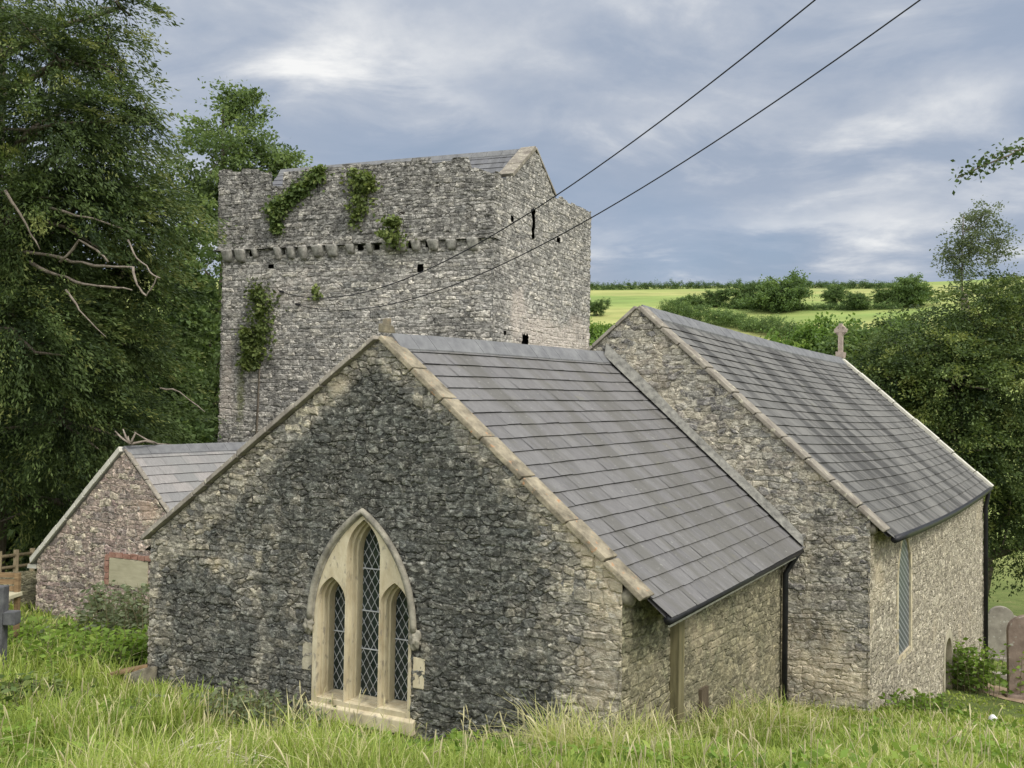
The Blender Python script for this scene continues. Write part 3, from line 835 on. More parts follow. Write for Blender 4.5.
for q, cc in ((L1, -.41), (L2, .015), (L3, .44)):
    big = grow(q, cc, .012)
    plate('glass', M['glass'], win, big, [], FRM, .242, .252)
    # diamond lattice of cames in front of the glass, clipped to the light
    arr = np.array(q); z0, z1 = arr[:, 1].min(), arr[:, 1].max(); hw = (arr[:, 0].max() - arr[:, 0].min()) / 2
    def half(z):
        zs_ = -1.78 if hw > .15 else -2.36
        if z <= zs_: return hw
        h = z1 - zs_; R = (hw * hw + h * h) / (2 * hw)
        return max(0.0, hw - R + math.sqrt(max(0, R * R - (z - zs_) ** 2)))
    mb = MB()
    def came(x0, za, x1, zb, r=.0038):
        n_ = 24; run = []
        for k in range(n_ + 1):
            x = x0 + (x1 - x0) * k / n_; z = za + (zb - za) * k / n_
            if z0 <= z <= z1 and abs(x - cc) <= half(z): run.append((x, z))
        if len(run) < 2: return
        a, b = run[0], run[-1]
        A_ = FRM[0] + U * a[0] + K * a[1] + NIN * .236; B_ = FRM[0] + U * b[0] + K * b[1] + NIN * .236
        mb.tube([A_, B_], r, 5)
    sx, szz = .095, .165
    zc = z0 - 1.0
    while zc < z1 + .2:
        k = (2 * hw) * szz / sx
        came(cc - hw, zc, cc + hw, zc + k); came(cc + hw, zc, cc - hw, zc + k)
        zc += szz
    mb.build('lattice', M['lead'], win)
    for z in (z0 + (z1 - z0) * .52,) if hw < .15 else (z0 + .55, z0 + 1.0, z0 + 1.5):
        mb = MB(); mb.tube([FRM[0] + U * (cc - hw) + K * z + NIN * .228, FRM[0] + U * (cc + hw) + K * z + NIN * .228], .008, 6)
        mb.build('saddle_bar', M['lead'], win)
# sill, sloping out
mb = MB()
e = lambda s, z, d: FRM[0] + U * s + K * z + NIN * d
mb.hexa([e(-.70, -3.70, -.10), e(.74, -3.70, -.10), e(.74, -3.70, .2), e(-.70, -3.70, .2)], [e(-.70, -3.555, -.09), e(.74, -3.555, -.09), e(.70, -3.455, .2), e(-.66, -3.455, .2)])
mb.build('sill', M['lime'], win, bevel=.012)
# hood mould and its carved stops
mb = MB()
hood = arch(.70, -2.56, -2.56, -1.25, 18)[1:-1]
mb.tube([e(s, z, -.055) for s, z in hood], .038, 8); mb.tube([e(s * .955, z - .03, -.035) for s, z in hood], .022, 8)
mb.build('hood_mould', M['hood'], win, True)
def lump(c, rx, ry, rz, seed, amp=.25, fr=3.0, nu=26, nv=16):
    g = np.random.default_rng(seed); ph = g.uniform(0, 6.28, (6, 3)); kk = g.normal(0, fr, (6, 3))
    vs, fs = [], []
    for i in range(nv + 1):
        for j in range(nu):
            t, p = math.pi * i / nv, 2 * math.pi * j / nu
            d = np.array([math.sin(t) * math.cos(p), math.sin(t) * math.sin(p), math.cos(t)])
            r = 1 + amp * sum(math.sin(np.dot(kk[q], d) + ph[q, 0]) for q in range(6)) / 3
            vs.append(np.asarray(c) + (U * d[0] * rx + NIN * d[1] * ry + K * d[2] * rz) * r)
    for i in range(nv):
        for j in range(nu):
            fs.append((i * nu + j, i * nu + (j + 1) % nu, (i + 1) * nu + (j + 1) % nu, (i + 1) * nu + j))
    mb = MB(); mb.add(vs, fs); return mb
for sgn in (-1, 1):
    lump(e(sgn * .715, -2.63, -.04), .065, .06, .10, 20 + sgn, .34, 6.0).build('label_stop', M['hood'], win, True)
for s, z, h_ in ((-.74, -3.02, .16), (.76, -3.02, .17)):
    mb = MB(); mb.obox(e(s, z, .0), U, NIN, K, .075, .02, h_, .006); mb.build('jamb_stone', M['lime'] if s > 0 else M['lime_worn'], win, bevel=.01)
lump(C(AE + .02, .12, -1.93), .10, .15, .13, 40, .12, 2.0).build('kneeler', M['kneel'], church, True)
for k, (a_, b_, z_) in enumerate(((7.49, .12, -1.70),)):
    lump(C(a_, LC + b_, z_), .09, .12, .10, 50 + k, .2, 2.5).build('kneeler', M['kneel'], church, True)
# dark room behind the glass
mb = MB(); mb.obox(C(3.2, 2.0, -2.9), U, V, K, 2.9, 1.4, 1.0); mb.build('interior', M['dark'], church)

# ---- nave
AN0, ANA, AN1 = 0.45, 4.04, 7.46
ZNA, ZNE = 1.62, -1.72
def nave_stain(S, Z):
    s = S + AN0
    dk = 0.08 + 0.5 * blob(s, Z, 6.9, -2.6, .8, 1.3) - 0.25 * (1 - sstep((ZNA - Z) - np.abs(s - ANA) * .95, 0.1, 1.0)) + .35 * blob(s, Z, 4.5, .6, .5, .4)
    dk = dk - .35 * (1 - sstep(Z, -4.2, -3.4)) + .55 * blob(s, Z, 7.0, -1.5, .3, .25)
    return {'dark': dk, 'warm': 0.32 + .35 * blob(s, Z, 6.9, -3.9, 1.2, 1.0) + 0 * S}
wall('gable_wall', M['nave'], [C(AN0, LC, 0), C(AN1 + .03, LC, 0)], -6.0, [(0, -1.55), (ANA - AN0, ZNA), (AN1 - AN0 + .03, -1.56)], 0.03, 200, stain=nave_stain, s_off=60)
def nside(S, Z):
    return {'dark': -0.1 + 0.4 * (1 - sstep(S, 0, .5)) + .3 * sstep(Z, -2.6, -1.9) - .35 * sstep(S, 5, 9), 'warm': .25 + .2 * (1 - sstep(S, 0, 1.2)), 'moss': .35 * (1 - sstep(S, .1, 1.2)) * sstep(Z, -3.4, -2.2)}
def arc_hole(c, w2, z0, zs, za): return arch(w2, z0, zs, za, c=c)
wh = arch(.50, -4.05, -2.75, -1.98, c=2.36)
dh = arch(.42, -6.3, -5.0, -4.62, c=6.45)
wall('side_wall', M['limed'], [C(AN1, LC - .03, 0), C(AN1, LC + LN, 0)], -7.6, lambda S: np.full_like(S, -1.80), 0.04, 130, [wh, dh], stain=nside, s_off=80)
wall('side_wall', M['nave'], [C(AN0, LC + LN, 0), C(AN0, LC, 0)], -7.6, lambda S: np.full_like(S, ZNE), 0.15, 40, s_off=100)
wall('gable_wall', M['nave'], [C(AN1, LC + LN, 0), C(AN0, LC + LN, 0)], -7.6, [(0, -1.72), (AN1 - ANA, 1.38), (AN1 - AN0, -1.72)], 0.12, 50, s_off=120)
ZFA = 1.40
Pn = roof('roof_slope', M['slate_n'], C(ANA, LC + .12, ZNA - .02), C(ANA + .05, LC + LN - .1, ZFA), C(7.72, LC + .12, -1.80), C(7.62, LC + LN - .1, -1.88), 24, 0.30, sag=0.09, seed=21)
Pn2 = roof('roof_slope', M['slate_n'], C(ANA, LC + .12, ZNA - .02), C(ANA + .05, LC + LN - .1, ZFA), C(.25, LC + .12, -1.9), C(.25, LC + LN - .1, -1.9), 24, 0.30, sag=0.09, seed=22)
ridge_tiles(Pn, Pn2, n=30, seed=5)
coping('coping', M['coping_grey'], C(AN1 + .22, LC, ZNE - .02), C(ANA, LC, ZNA), V * .24, 0, 10, 7, out=.07, thick=.06)
coping('coping', M['coping_grey'], C(AN0 - .22, LC, ZNE - .02), C(ANA, LC, ZNA), V * .24, 0, 10, 8, out=.07, thick=.06)
coping('coping', M['coping_pale'], C(AN1 + .22, LC + LN - .2, -1.92), C(ANA + .05, LC + LN - .2, ZFA), V * .22, 0, 8, 9, out=.05, thick=.08)
coping('coping', M['coping_pale'], C(AN0 - .22, LC + LN - .2, -1.92), C(ANA + .05, LC + LN - .2, ZFA), V * .22, 0, 8, 10, out=.05, thick=.08)
gp = [Pn(s, 1.0, 0.0) + U * .05 - K * .05 for s in np.linspace(0.005, .995, 14)]
mb = MB(); mb.tube(gp, .055, 8); mb.build('gutter', M['black'], church, True)
mb = MB(); mb.tube([C(7.62, LC + LN - .1, -1.95), C(7.6, LC + LN - .1, -2.1), C(7.55, LC + LN - .1, -2.4), C(7.55, LC + LN - .1, -7.2)], .05, 8); mb.build('downpipe', M['black'], church, True)
# finial cross on the far gable
cx = C(ANA + .02, LC + LN - .1, 0); z0 = ZFA + .08
mb = MB()
mb.obox(cx + K * (z0 + .06), U, V, K, .10, .10, .08, .01)
mb.obox(cx + K * (z0 + .40), U, V, K, .055, .055, .26, .006)
mb.obox(cx + K * (z0 + .76), U, V, K, .05, .05, .18, .006)
mb.obox(cx + K * (z0 + .74), U, V, K, .16, .045, .05, .006)
ring = [cx + K * (z0 + .74 + .12 * math.sin(t)) + U * .12 * math.cos(t) for t in np.linspace(0, 2 * math.pi, 17)]
mb.tube(ring, .035, 6)
mb.build('finial_cross', M['pink'], church)
# mortar fillet where the chancel roof meets the nave gable
mb = MB()
for P_, a_end in ((Pc, 1), ):
    for k in range(12):
        t0, t1 = k / 12, (k + 1) / 12
        q = []
        for t in (t0, t1):
            p = Pc(1.0, t, .03); p = p - V * np.dot(p - C(0, LC, p[2]), NIN) / np.dot(V, NIN)
            w_ = .21 - .09 * t + .02 * math.sin(t * 9)
            q.append((p - NIN * .14, p - NIN * .032 + K * w_, p + NIN * .06 + K * w_, p + NIN * .06))
        mb.add(list(q[0]) + list(q[1]), [(0, 4, 5, 1), (1, 5, 6, 2), (2, 6, 7, 3), (0, 1, 2, 3), (7, 6, 5, 4), (0, 3, 7, 4)])
mb.build('flashing', M['flash'], church)
# nave side window: long lancet behind a wire guard
nw = empty('lancet_window', C(AN1, LC + 2.4, -4)); nw.parent = church; nw.location = Vector(C(AN1, LC + 2.4, -4)) - church.location
NA_ = np.array([-V[1], V[0], 0.0]); NA_ = NA_ if np.dot(NA_, U) < 0 else -NA_
FR2 = (C(AN1, LC + 2.36, 0), V, NA_)
plate('window_surround', M['lime'], nw, arch(.58, -4.12, -2.75, -1.93), [arch(.46, -4.02, -2.75, -2.02)], FR2, -.02, .10)
gm = plate('window_guard', M['guard'], nw, arch(.47, -4.03, -2.75, -2.01), [], FR2, .012, .02)
ul = gm.data.uv_layers.new(name='UVMap')
for lp in gm.data.loops:
    co = gm.data.vertices[lp.vertex_index].co
    ul.data[lp.index].uv = (np.dot(np.array(co) - FR2[0], V), co.z)
plate('glass', M['glass'], nw, arch(.50, -4.05, -2.75, -1.98), [], FR2, .105, .115)
nd = empty('doorway', C(AN1, LC + 6.45, -6)); nd.parent = church; nd.location = Vector(C(AN1, LC + 6.45, -6)) - church.location
FR3 = (C(AN1, LC + 6.45, 0), V, NA_)
plate('door_surround', M['lime_worn'], nd, arch(.52, -6.4, -5.0, -4.50), [arch(.36, -6.39, -5.0, -4.68)], FR3, -.03, .12)
plate('door', M['brownwood'], nd, arch(.40, -6.38, -5.0, -4.64), [], FR3, .10, .15)
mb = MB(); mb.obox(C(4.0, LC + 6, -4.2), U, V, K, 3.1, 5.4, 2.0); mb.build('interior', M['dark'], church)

# ---- vestry
VB, VAP, VL, VR = 4.5, -6.54, -8.98, -4.1
ZVA, ZVE = -1.08, -3.50
vent = [(VL * 0 + 1.72, -4.45), (2.03, -4.45), (2.03, -4.03), (1.72, -4.03)]
def vst(S, Z):
    return {'dark': .12 + .3 * blob(S, Z, 1.2, -3.6, .8, .6) + 0 * S, 'warm': .22 + .5 * blob(S, Z, 3.2, -2.2, .4, .3) + 0 * S, 'moss': .3 * (1 - sstep(Z, -5, -4.3))}
wall('gable_wall', M['vestry'], [C(VL, VB, 0), C(VR, VB, 0)], -6.0, [(0, ZVE), (VAP - VL, ZVA), (VR - VL, ZVE)], 0.035, 120, [vent], vst, s_off=140)
wall('side_wall', M['vestry'], [C(VL, VB + 6, 0), C(VL, VB, 0)], -6.4, lambda S: np.full_like(S, ZVE), 0.12, 30, s_off=160)
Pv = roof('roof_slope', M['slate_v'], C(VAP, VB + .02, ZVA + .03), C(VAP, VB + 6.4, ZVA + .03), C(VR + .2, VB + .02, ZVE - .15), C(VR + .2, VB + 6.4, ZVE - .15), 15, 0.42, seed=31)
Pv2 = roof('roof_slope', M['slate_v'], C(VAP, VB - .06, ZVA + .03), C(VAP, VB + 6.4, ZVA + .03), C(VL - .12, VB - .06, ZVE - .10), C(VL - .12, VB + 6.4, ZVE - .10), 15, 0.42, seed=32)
ridge_tiles(Pv, Pv2, n=14, seed=6)
coping('verge', M['coping_pale'], C(VL - .1, VB, ZVE - .09), C(VAP, VB, ZVA + .02), V * .16, 0, 10, 13, out=.10, thick=.13)
coping('verge', M['coping_grey'], C(VR, VB, ZVE + .02), C(VAP, VB, ZVA + .05), V * .06, 0, 8, 17, out=.04, thick=.03)
mb = MB(); mb.obox(C(VL - .2, VB + .3, ZVE - .18), U, V, K, .14, .3, .05, .01); mb.build('kneeler', M['coping_pale'], church)
mb = MB(); mb.obox(C(-6.3, VB - .015, -3.55), U, NIN, K, .52, .03, .27, .006); mb.build('hatch', M['board'], church)
mb = MB()
for k in range(6): mb.obox(C(-6.75 + k * .2, VB - .01, -3.22 + .01 * (k % 2)), U, NIN, K, .092, .045, .05, .006)
for k in range(5): mb.obox(C(-6.89, VB - .01, -3.28 - k * .125), U, NIN, K, .06, .045, .055, .006)
mb.build('brick_trim', M['brick'], church)
mb = MB(); mb.obox(C(-7.1, VB + .28, -4.24), U, NIN, K, .3, .05, .35); mb.build('vent_grille', M['dark'], church)

# ---- tower
ZT = [tf(x, y) for x, y in ((222, 173), (230, 171), (262, 171), (274, 174), (275, 175), (276, 188), (286, 188), (287, 174), (330, 168), (400, 163), (471, 157.5), (474, 168), (480, 176))]
aC = TW
zcorb = tf(360, 243)[1]; zband = tf(360, 250)[1]
RW = [tr(x, y) for x, y in ((494, 176), (512, 177), (535, 149.5), (555, 197), (561, 199), (578, 205), (590, 212))]
TD = tr(590, 250)[0]
print('tower', TW, TD, zcorb, ZT[0], RW)
holes_f = []
for x, y, hw, hh in ((421, 269, .09, .12), (272, 266, .10, .06), (300, 232, .0, .0), (405, 214, .1, .05)):
    if hw: a, z = tf(x, y); holes_f.append([(a - hw, z - hh), (a + hw, z - hh), (a + hw, z + hh), (a - hw, z + hh)])
g = np.random.default_rng(12)
for k in range(15):
    a = .42 + (k + .5) * (aC - .75) / 15.5 + g.normal(0, .05); hw = g.uniform(.06, .12)
    if g.random() < .85: holes_f.append([(a - hw, zcorb - .26), (a + hw, zcorb - .26), (a + hw, zcorb - .03), (a - hw, zcorb - .03)])
def tower_front_stain(S, Z):
    dk = .26 + .40 * sstep(Z, zcorb - .2, zcorb + .3) - .45 * blob(S, Z, 3.0, zcorb - 1.6, 2.2, 1.0) + .3 * blob(S, Z, 8.4, 1.5, 1.3, 2.5) + .25 * blob(S, Z, 2.5, .6, 1.5, 1.2)
    wm = .15 + .35 * blob(S, Z, 3.2, zcorb - 1.5, 2.0, .9) + .5 * blob(S, Z, .4, 0.5, .5, 2.0)
    ms = .8 * blob(S, Z, 1.0, .2, .25, 1.8) + .5 * blob(S, Z, 3.2, 3.3, .25, .5)
    return {'dark': dk, 'warm': wm, 'moss': ms}
wall('tower_wall', M['tower'], [T(.2, TD, 0), T(.2, 0, 0), T(aC + .03, 0, 0)], -6.5, lambda S: np.full_like(S, zcorb + .12), 0.05, 190,
     [[(s - .2 + TD, z) for s, z in h] for h in holes_f if h[2][1] < zcorb], lambda S, Z: tower_front_stain(S - TD + .2, Z), s_off=200)
PB = .12
ft = [(0.0, ZT[0][1]), (.35, ZT[0][1])] + [(a + .35 + PB, z) for a, z in ZT[:-1]]
wall('tower_parapet', M['tower'], [T(.2 - PB, .35, 0), T(.2 - PB, -PB, 0), T(aC + .025, -PB, 0), T(aC + .025, .3, 0)], zcorb - .05,
     [(0, ZT[0][1]), (.35 + PB, ZT[0][1])] + [(a - .2 + .35 + 2 * PB, z) for a, z in ZT[1:-1]] + [(aC - .2 + .35 + 2 * PB, ZT[-1][1]), (aC + 1.5, ZT[-1][1])],
     0.05, 62, [[(s - .2 + .35 + 2 * PB, z) for s, z in h] for h in holes_f if h[2][1] >= zcorb], lambda S, Z: tower_front_stain(S - .6, Z), s_off=230, jag=.05)
# underside and back of the parapet
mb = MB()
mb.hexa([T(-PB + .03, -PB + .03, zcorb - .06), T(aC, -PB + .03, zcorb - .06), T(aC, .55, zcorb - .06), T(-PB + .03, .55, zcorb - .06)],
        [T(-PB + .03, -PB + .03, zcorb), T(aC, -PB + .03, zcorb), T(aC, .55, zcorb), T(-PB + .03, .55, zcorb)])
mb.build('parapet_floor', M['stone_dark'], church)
wall('tower_parapet', M['tower'], [T(aC - .2, .35, 0), T(0, .35, 0)], zcorb, lambda S: np.interp(S, [0, aC * .999], [ZT[-1][1] - .1, ZT[0][1] - .1]) - np.where((S > aC - 2.25) & (S < aC - 1.75), .5, 0), .08, 30, stain=lambda S, Z: {'dark': .3 + 0 * S}, s_off=260)
slit = [tr(531.5, 209), tr(534.5, 209), tr(534.0, 240), tr(531.5, 240)]
holes_r = [[(b, z) for b, z in slit]]
for x, y, hb, hz in ((512, 219, .09, .1), (558, 240, .14, .1), (525, 340, .2, .18), (505, 333, .08, .08)):
    b, z = tr(x, y); holes_r.append([(b - hb, z - hz), (b + hb, z - hz), (b + hb, z + hz), (b - hb, z + hz)])
def tower_right_stain(S, Z):
    wz = 1 - sstep(Z, 2.2, 4.0)
    return {'dark': .44 - .45 * blob(S, Z, 3.2, 1.5, 2.0, 2.0) + .2 * (1 - sstep(S, 0, .8)), 'warm': .15 + .65 * sstep(S, .6, 1.6) * wz + .3 * blob(S, Z, 1.4, 3.3, .6, .5) + .5 * blob(S, Z, 4.8, 1.0, .6, 1.2)}
wall('tower_wall', M['tower'], [T(aC, -.03, 0), T(aC, TD, 0), T(0, TD, 0)], -7.0, RW + [(TD + .01, RW[-1][1]), (TD + aC, RW[-1][1])], 0.05, 210, holes_r, tower_right_stain, s_off=280, jag=.045, seed=5)
apx = RW[2]
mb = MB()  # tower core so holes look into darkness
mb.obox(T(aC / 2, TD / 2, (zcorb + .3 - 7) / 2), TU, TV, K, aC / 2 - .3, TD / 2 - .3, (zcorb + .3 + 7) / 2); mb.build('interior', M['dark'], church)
rz = apx[1]
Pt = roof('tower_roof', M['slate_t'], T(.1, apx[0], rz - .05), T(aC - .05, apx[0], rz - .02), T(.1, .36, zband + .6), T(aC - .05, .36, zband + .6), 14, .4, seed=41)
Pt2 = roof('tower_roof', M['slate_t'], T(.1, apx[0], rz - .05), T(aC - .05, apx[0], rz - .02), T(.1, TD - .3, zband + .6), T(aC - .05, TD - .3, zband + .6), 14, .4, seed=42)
ridge_tiles(Pt, Pt2, n=18, seed=8)
coping('coping', M['coping_grey'], T(aC, RW[1][0], RW[1][1]), T(aC, apx[0], apx[1]), -TU * .45, 0, 5, 15, out=.06, thick=.12)
coping('coping', M['coping_grey'], T(aC, RW[3][0], RW[3][1]), T(aC, apx[0], apx[1]), -TU * .45, 0, 5, 16, out=.06, thick=.12)
# corbels: worn blocks under the parapet
g = np.random.default_rng(9)
for k in range(16):
    a = .42 + k * (aC - .75) / 15.5
    mb = MB()
    hw = g.uniform(.09, .21)
    a += g.normal(0, .09)
    pr = PB + g.uniform(.06, .16); zb = zband - g.uniform(.10, .24)
    mb.hexa([T(a - hw * .7, -pr * .55, zb), T(a + hw * .7, -pr * .55, zb), T(a + hw * .7, .1, zb), T(a - hw * .7, .1, zb)],
            [T(a - hw, -pr, zcorb - .03), T(a + hw, -pr, zcorb - .03), T(a + hw, .1, zcorb - .03), T(a - hw, .1, zcorb - .03)])
    mb.build('corbel', M['tower_lump'], church, bevel=.07, smooth=True)

# ------------------------------------------------------------------ foliage tools
def leaf_quads(P, D, size, asp, g, jit=0.5):
    """P (n,3) positions, D (n,3) leaf axis; diamond leaves"""
    n = len(P)
    D = D + g.normal(0, jit, (n, 3)); D /= np.linalg.norm(D, axis=1)[:, None] + 1e-9
    Rn = g.normal(0, 1, (n, 3)); Sd = np.cross(D, Rn); Sd /= np.linalg.norm(Sd, axis=1)[:, None] + 1e-9
    sz = size * g.uniform(.6, 1.35, n)
    v = np.stack([P, P + D * (sz * .5)[:, None] + Sd * (sz * asp * .5)[:, None], P + D * sz[:, None], P + D * (sz * .5)[:, None] - Sd * (sz * asp * .5)[:, None]], 1)
    f = np.arange(4 * n).reshape(n, 4)
    return v.reshape(-1, 3), f

def crown_leaves(lobes, per, size, asp, g, clump=0.5, droop=0.3, shell=0.55, flat=0.6, jit=.5, base_tint=.4, spread=.22, along=1.9, side=.36, tipc=.22):
    """lobes: (centre, (rx,ry,rz), clumps). Leaves gathered in clumps spread through the lobes' volume."""
    Ps, Ds, Ts, tips = [], [], [], []
    for c, rad, k in lobes:
        c = np.asarray(c, float); rad = np.asarray(rad, float)
        d = g.normal(0, 1, (k, 3)); d /= np.linalg.norm(d, axis=1)[:, None]
        r = 1 - (1 - shell) * g.random(k) ** 1.4
        r *= 1 + .16 * np.sin(d[:, 0] * 5 + c[0]) * np.cos(d[:, 2] * 4 + c[1]) + g.normal(0, .07, k)
        cc = c + d * rad * r[:, None]
        tips.append(cc)
        out = d * np.array([1, 1, .5]) ; out[:, 2] -= droop; out /= np.linalg.norm(out, axis=1)[:, None]
        m_ = per
        cl = clump * g.uniform(.6, 1.4, k)
        u = g.random((k, m_)) - .35
        off = out[:, None, :] * (u * along * cl[:, None])[..., None] + g.normal(0, 1, (k, m_, 3)) * (cl * side)[:, None, None] * np.array([1, 1, flat])
        off[..., 2] -= droop * .5 * cl[:, None] * u * u * 2
        P = cc[:, None, :] + off
        Ps.append(P.reshape(-1, 3)); Ds.append(np.repeat(out, m_, 0))
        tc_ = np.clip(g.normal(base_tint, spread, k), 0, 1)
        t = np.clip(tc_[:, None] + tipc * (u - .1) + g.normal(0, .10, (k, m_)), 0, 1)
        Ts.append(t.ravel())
    P = np.concatenate(Ps); D = np.concatenate(Ds); t = np.concatenate(Ts)
    v, f = leaf_quads(P, D, size, asp, g, jit)
    return v, f, np.repeat(t, 4), np.concatenate(tips)

def tree(name, label, cat, base, top_z, trunk_r, lobes, mat, per, size, asp=.5, group=None, clump=.5, droop=.3, seed=1, shell=.55, jit=.5, lean=(0, 0), limbs=None, base_tint=.4, spread=.22, bark=None, flat=.6, along=1.9, side=.36, tipc=.22):
    g = np.random.default_rng(seed)
    base = np.asarray(base, float)
    root = empty(name, base, label, cat, group)
    v, f, t, tips = crown_leaves(lobes, per, size, asp, g, clump, droop, shell, flat, jit, base_tint, spread, along, side, tipc)
    mb = MB()
    n = 8; tp = np.array([base[0] + lean[0], base[1] + lean[1], top_z])
    tr_pts = [base + (tp - base) * (k / n) + np.array([g.normal(0, .06 * trunk_r * 6), g.normal(0, .06 * trunk_r * 6), 0]) * (0 < k) for k in range(n + 1)]
    tr_pts[0] = base - K * .4
    mb.tube(tr_pts, [trunk_r * (1.25 if k == 0 else 1 - .85 * k / n) for k in range(n + 1)], 9)
    for c, rad, k in lobes:
        c = np.asarray(c, float)
        h = np.clip((c[2] - abs(rad[2]) * .6 - base[2]) / (top_z - base[2] + 1e-6), .15, .95)
        s = base + (tp - base) * h
        mid = (s + c) / 2 + g.normal(0, .15, 3) * np.linalg.norm(c - s) * .4
        rr_ = trunk_r * .45 * (1 - h * .6)
        mb.tube([s, mid, c], [rr_, rr_ * .7, rr_ * .35], 6)
        for q in range(limbs if limbs is not None else 4):
            dd = g.normal(0, 1, 3); dd /= np.linalg.norm(dd); e_ = c + dd * np.asarray(rad) * .85
            m2 = (c + e_) / 2 + g.normal(0, .1, 3)
            mb.tube([c, m2, e_], [rr_ * .35, rr_ * .22, rr_ * .07], 5)
    mb.build('trunk', bark or M['bark'], root, True)
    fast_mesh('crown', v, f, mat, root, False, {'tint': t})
    return root

def hill_tree(name, label, cat, px, py_base, py_top, wpx, mat, group, seed, nl=1600, lo=100, hi=900, lobes_n=5, P=None, base_tint=.4, spread=.2, trunk=True):
    g = np.random.default_rng(seed)
    P = hit(px, py_base, lo, hi) if P is None else np.asarray(P, float)
    d = P[1]
    h = (py_base - py_top) * d / FPX; wd = wpx * d / FPX
    lobes = []
    for k in range(lobes_n):
        ox = g.uniform(-.5, .5) * wd * .62; oz = g.uniform(.42, .70) * h
        r_ = g.uniform(.20, .30) * wd
        lobes.append((P + np.array([ox, g.uniform(-.3, .3) * wd, oz]), (r_, r_, min(r_ * .9, h * .34)), max(6, nl // 30 // lobes_n)))
    lobes.append((P + np.array([0, 0, h * .36]), (wd * .46, wd * .42, h * .36), max(8, nl // 70)))
    return tree(name, label, cat, P, P[2] + h * .8, wd * .025 + .05, lobes, mat, 80, max(.10, wd * .030), .8, group, clump=wd * .085, droop=.05, seed=seed, shell=.5, jit=1.2, base_tint=base_tint, spread=spread, limbs=2)

def bush(name, label, cat, P, wx, wy, h, mat, n, size, seed, asp=.7, group=None, lobes_n=6, base_tint=.45, spread=.22, stems=True, sink=0.1):
    g = np.random.default_rng(seed); P = np.asarray(P, float)
    root = empty(name, P, label, cat, group)
    lobes = []
    for k in range(lobes_n):
        a = g.uniform(0, 6.28); r_ = g.uniform(.1, .6)
        hh = h * g.uniform(.35, .62)
        lobes.append((P + np.array([math.cos(a) * r_ * wx * .5, math.sin(a) * r_ * wy * .5, hh]), (wx * .27, wy * .27, min(hh, h - hh) * .98), max(4, n // lobes_n // 18)))
    v, f, t, _ = crown_leaves(lobes, 18, size, asp, g, min(wx, h) * .12, .1, .45, .8, .9, base_tint, spread)
    mb = MB()
    for c, rad, k in lobes:
        mb.tube([P - K * sink, (P + c) / 2 + g.normal(0, .05, 3) * h, c], [.03 * h ** .5, .02 * h ** .5, .008 * h ** .5], 5)
    fast_mesh('foliage', v, f, mat, root, False, {'tint': t})
    return root

# ---- big yew-like conifer on the left
def pt(px, py, d): return at(px, py, d)
lb = []
g = np.random.default_rng(77)
for px, py, d, rx, rz, k in ((-40, 30, 19, 3.2, 1.5, 150), (58, 60, 18, 1.6, 1.2, 100), (30, 130, 17.5, 2.2, 1.3, 150), (92, 122, 18, 1.2, .9, 76), (120, 8, 18.5, .5, .5, 14), (103, 45, 18.5, .8, .6, 26),
                             (20, 215, 17.5, 2.4, 1.3, 170), (92, 203, 18.5, 1.6, .9, 110), (140, 118, 18.5, .6, .35, 18), (138, 205, 20, 1.0, .9, 80), (126, 272, 21, .9, 1.1, 90),
                             (10, 330, 17.5, 2.0, 1.5, 170), (92, 350, 20.5, 2.0, 1.3, 170), (118, 345, 22, .9, 1.2, 90), (60, 420, 20, 2.4, 1.3, 170), (105, 420, 23, 1.4, 1.1, 120),
                             (-60, 250, 18, 2.6, 2.4, 140), (-20, 440, 19.5, 2.2, 1.5, 140), (50, 500, 22, 2.2, 1.1, 100), (70, 290, 21, 2.4, 1.8, 120), (60, 180, 21, 2.6, 2.0, 120), (118, 440, 26, 1.6, 2.0, 100), (-10, -60, 19, 3.0, 2.0, 90)):
    lb.append((pt(px, py, d), (rx, rx, rz), int(k * .95)))
yb = pt(-25, 560, 21.0); yb[2] = gz(yb[0], yb[1])
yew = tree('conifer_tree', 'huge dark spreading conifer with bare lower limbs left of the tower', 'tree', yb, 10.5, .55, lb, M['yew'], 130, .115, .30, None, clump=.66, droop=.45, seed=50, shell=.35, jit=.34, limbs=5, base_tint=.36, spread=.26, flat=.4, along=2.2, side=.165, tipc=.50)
# bare weathered limbs
def limb(pts, r0, r1, d0, d1):
    mb = MB()
    n_ = len(pts); Q = []
    n_ = len(pts)
    for i, (x, y) in enumerate(pts):
        Q.append(pt(x + (random.uniform(-2, 2) if 0 < i < n_ - 1 else 0), y, d0 + (d1 - d0) * i / (n_ - 1)))
        if i < n_ - 1:
            x2, y2 = pts[i + 1]
            for w_ in (.33, .66): Q.append(pt(x + (x2 - x) * w_ + random.uniform(-1.3, 1.3), y + (y2 - y) * w_ + random.uniform(-1.6, 1.6), d0 + (d1 - d0) * (i + w_) / (n_ - 1)))
    n_ = len(Q)
    mb.tube(Q, list(np.linspace(r0, r1, n_) * np.random.default_rng(n_).uniform(.8, 1.2, n_)), 7)
    mb.build('bare_limb', M['deadwood'], yew, True)
limb([(-20, 250), (40, 254), (72, 262), (105, 266), (133, 267)], .045, .02, 17.6, 16.6)
limb([(30, 262), (58, 275), (85, 284), (120, 288), (132, 290)], .04, .013, 17.4, 16.6)
limb([(133, 267), (136, 285), (145, 296), (152, 288), (158, 276)], .025, .010, 16.6, 16.4)
limb([(60, 262), (80, 240), (95, 250), (108, 262)], .03, .02, 17, 16.7)
limb([(66, 290), (80, 310), (106, 337)], .025, .008, 17, 16.6)
limb([(128, 240), (138, 258), (150, 272), (160, 278)], .02, .012, 16.6, 16.4)
limb([(50, 208), (90, 218), (130, 232)], .03, .01, 17, 16.8)
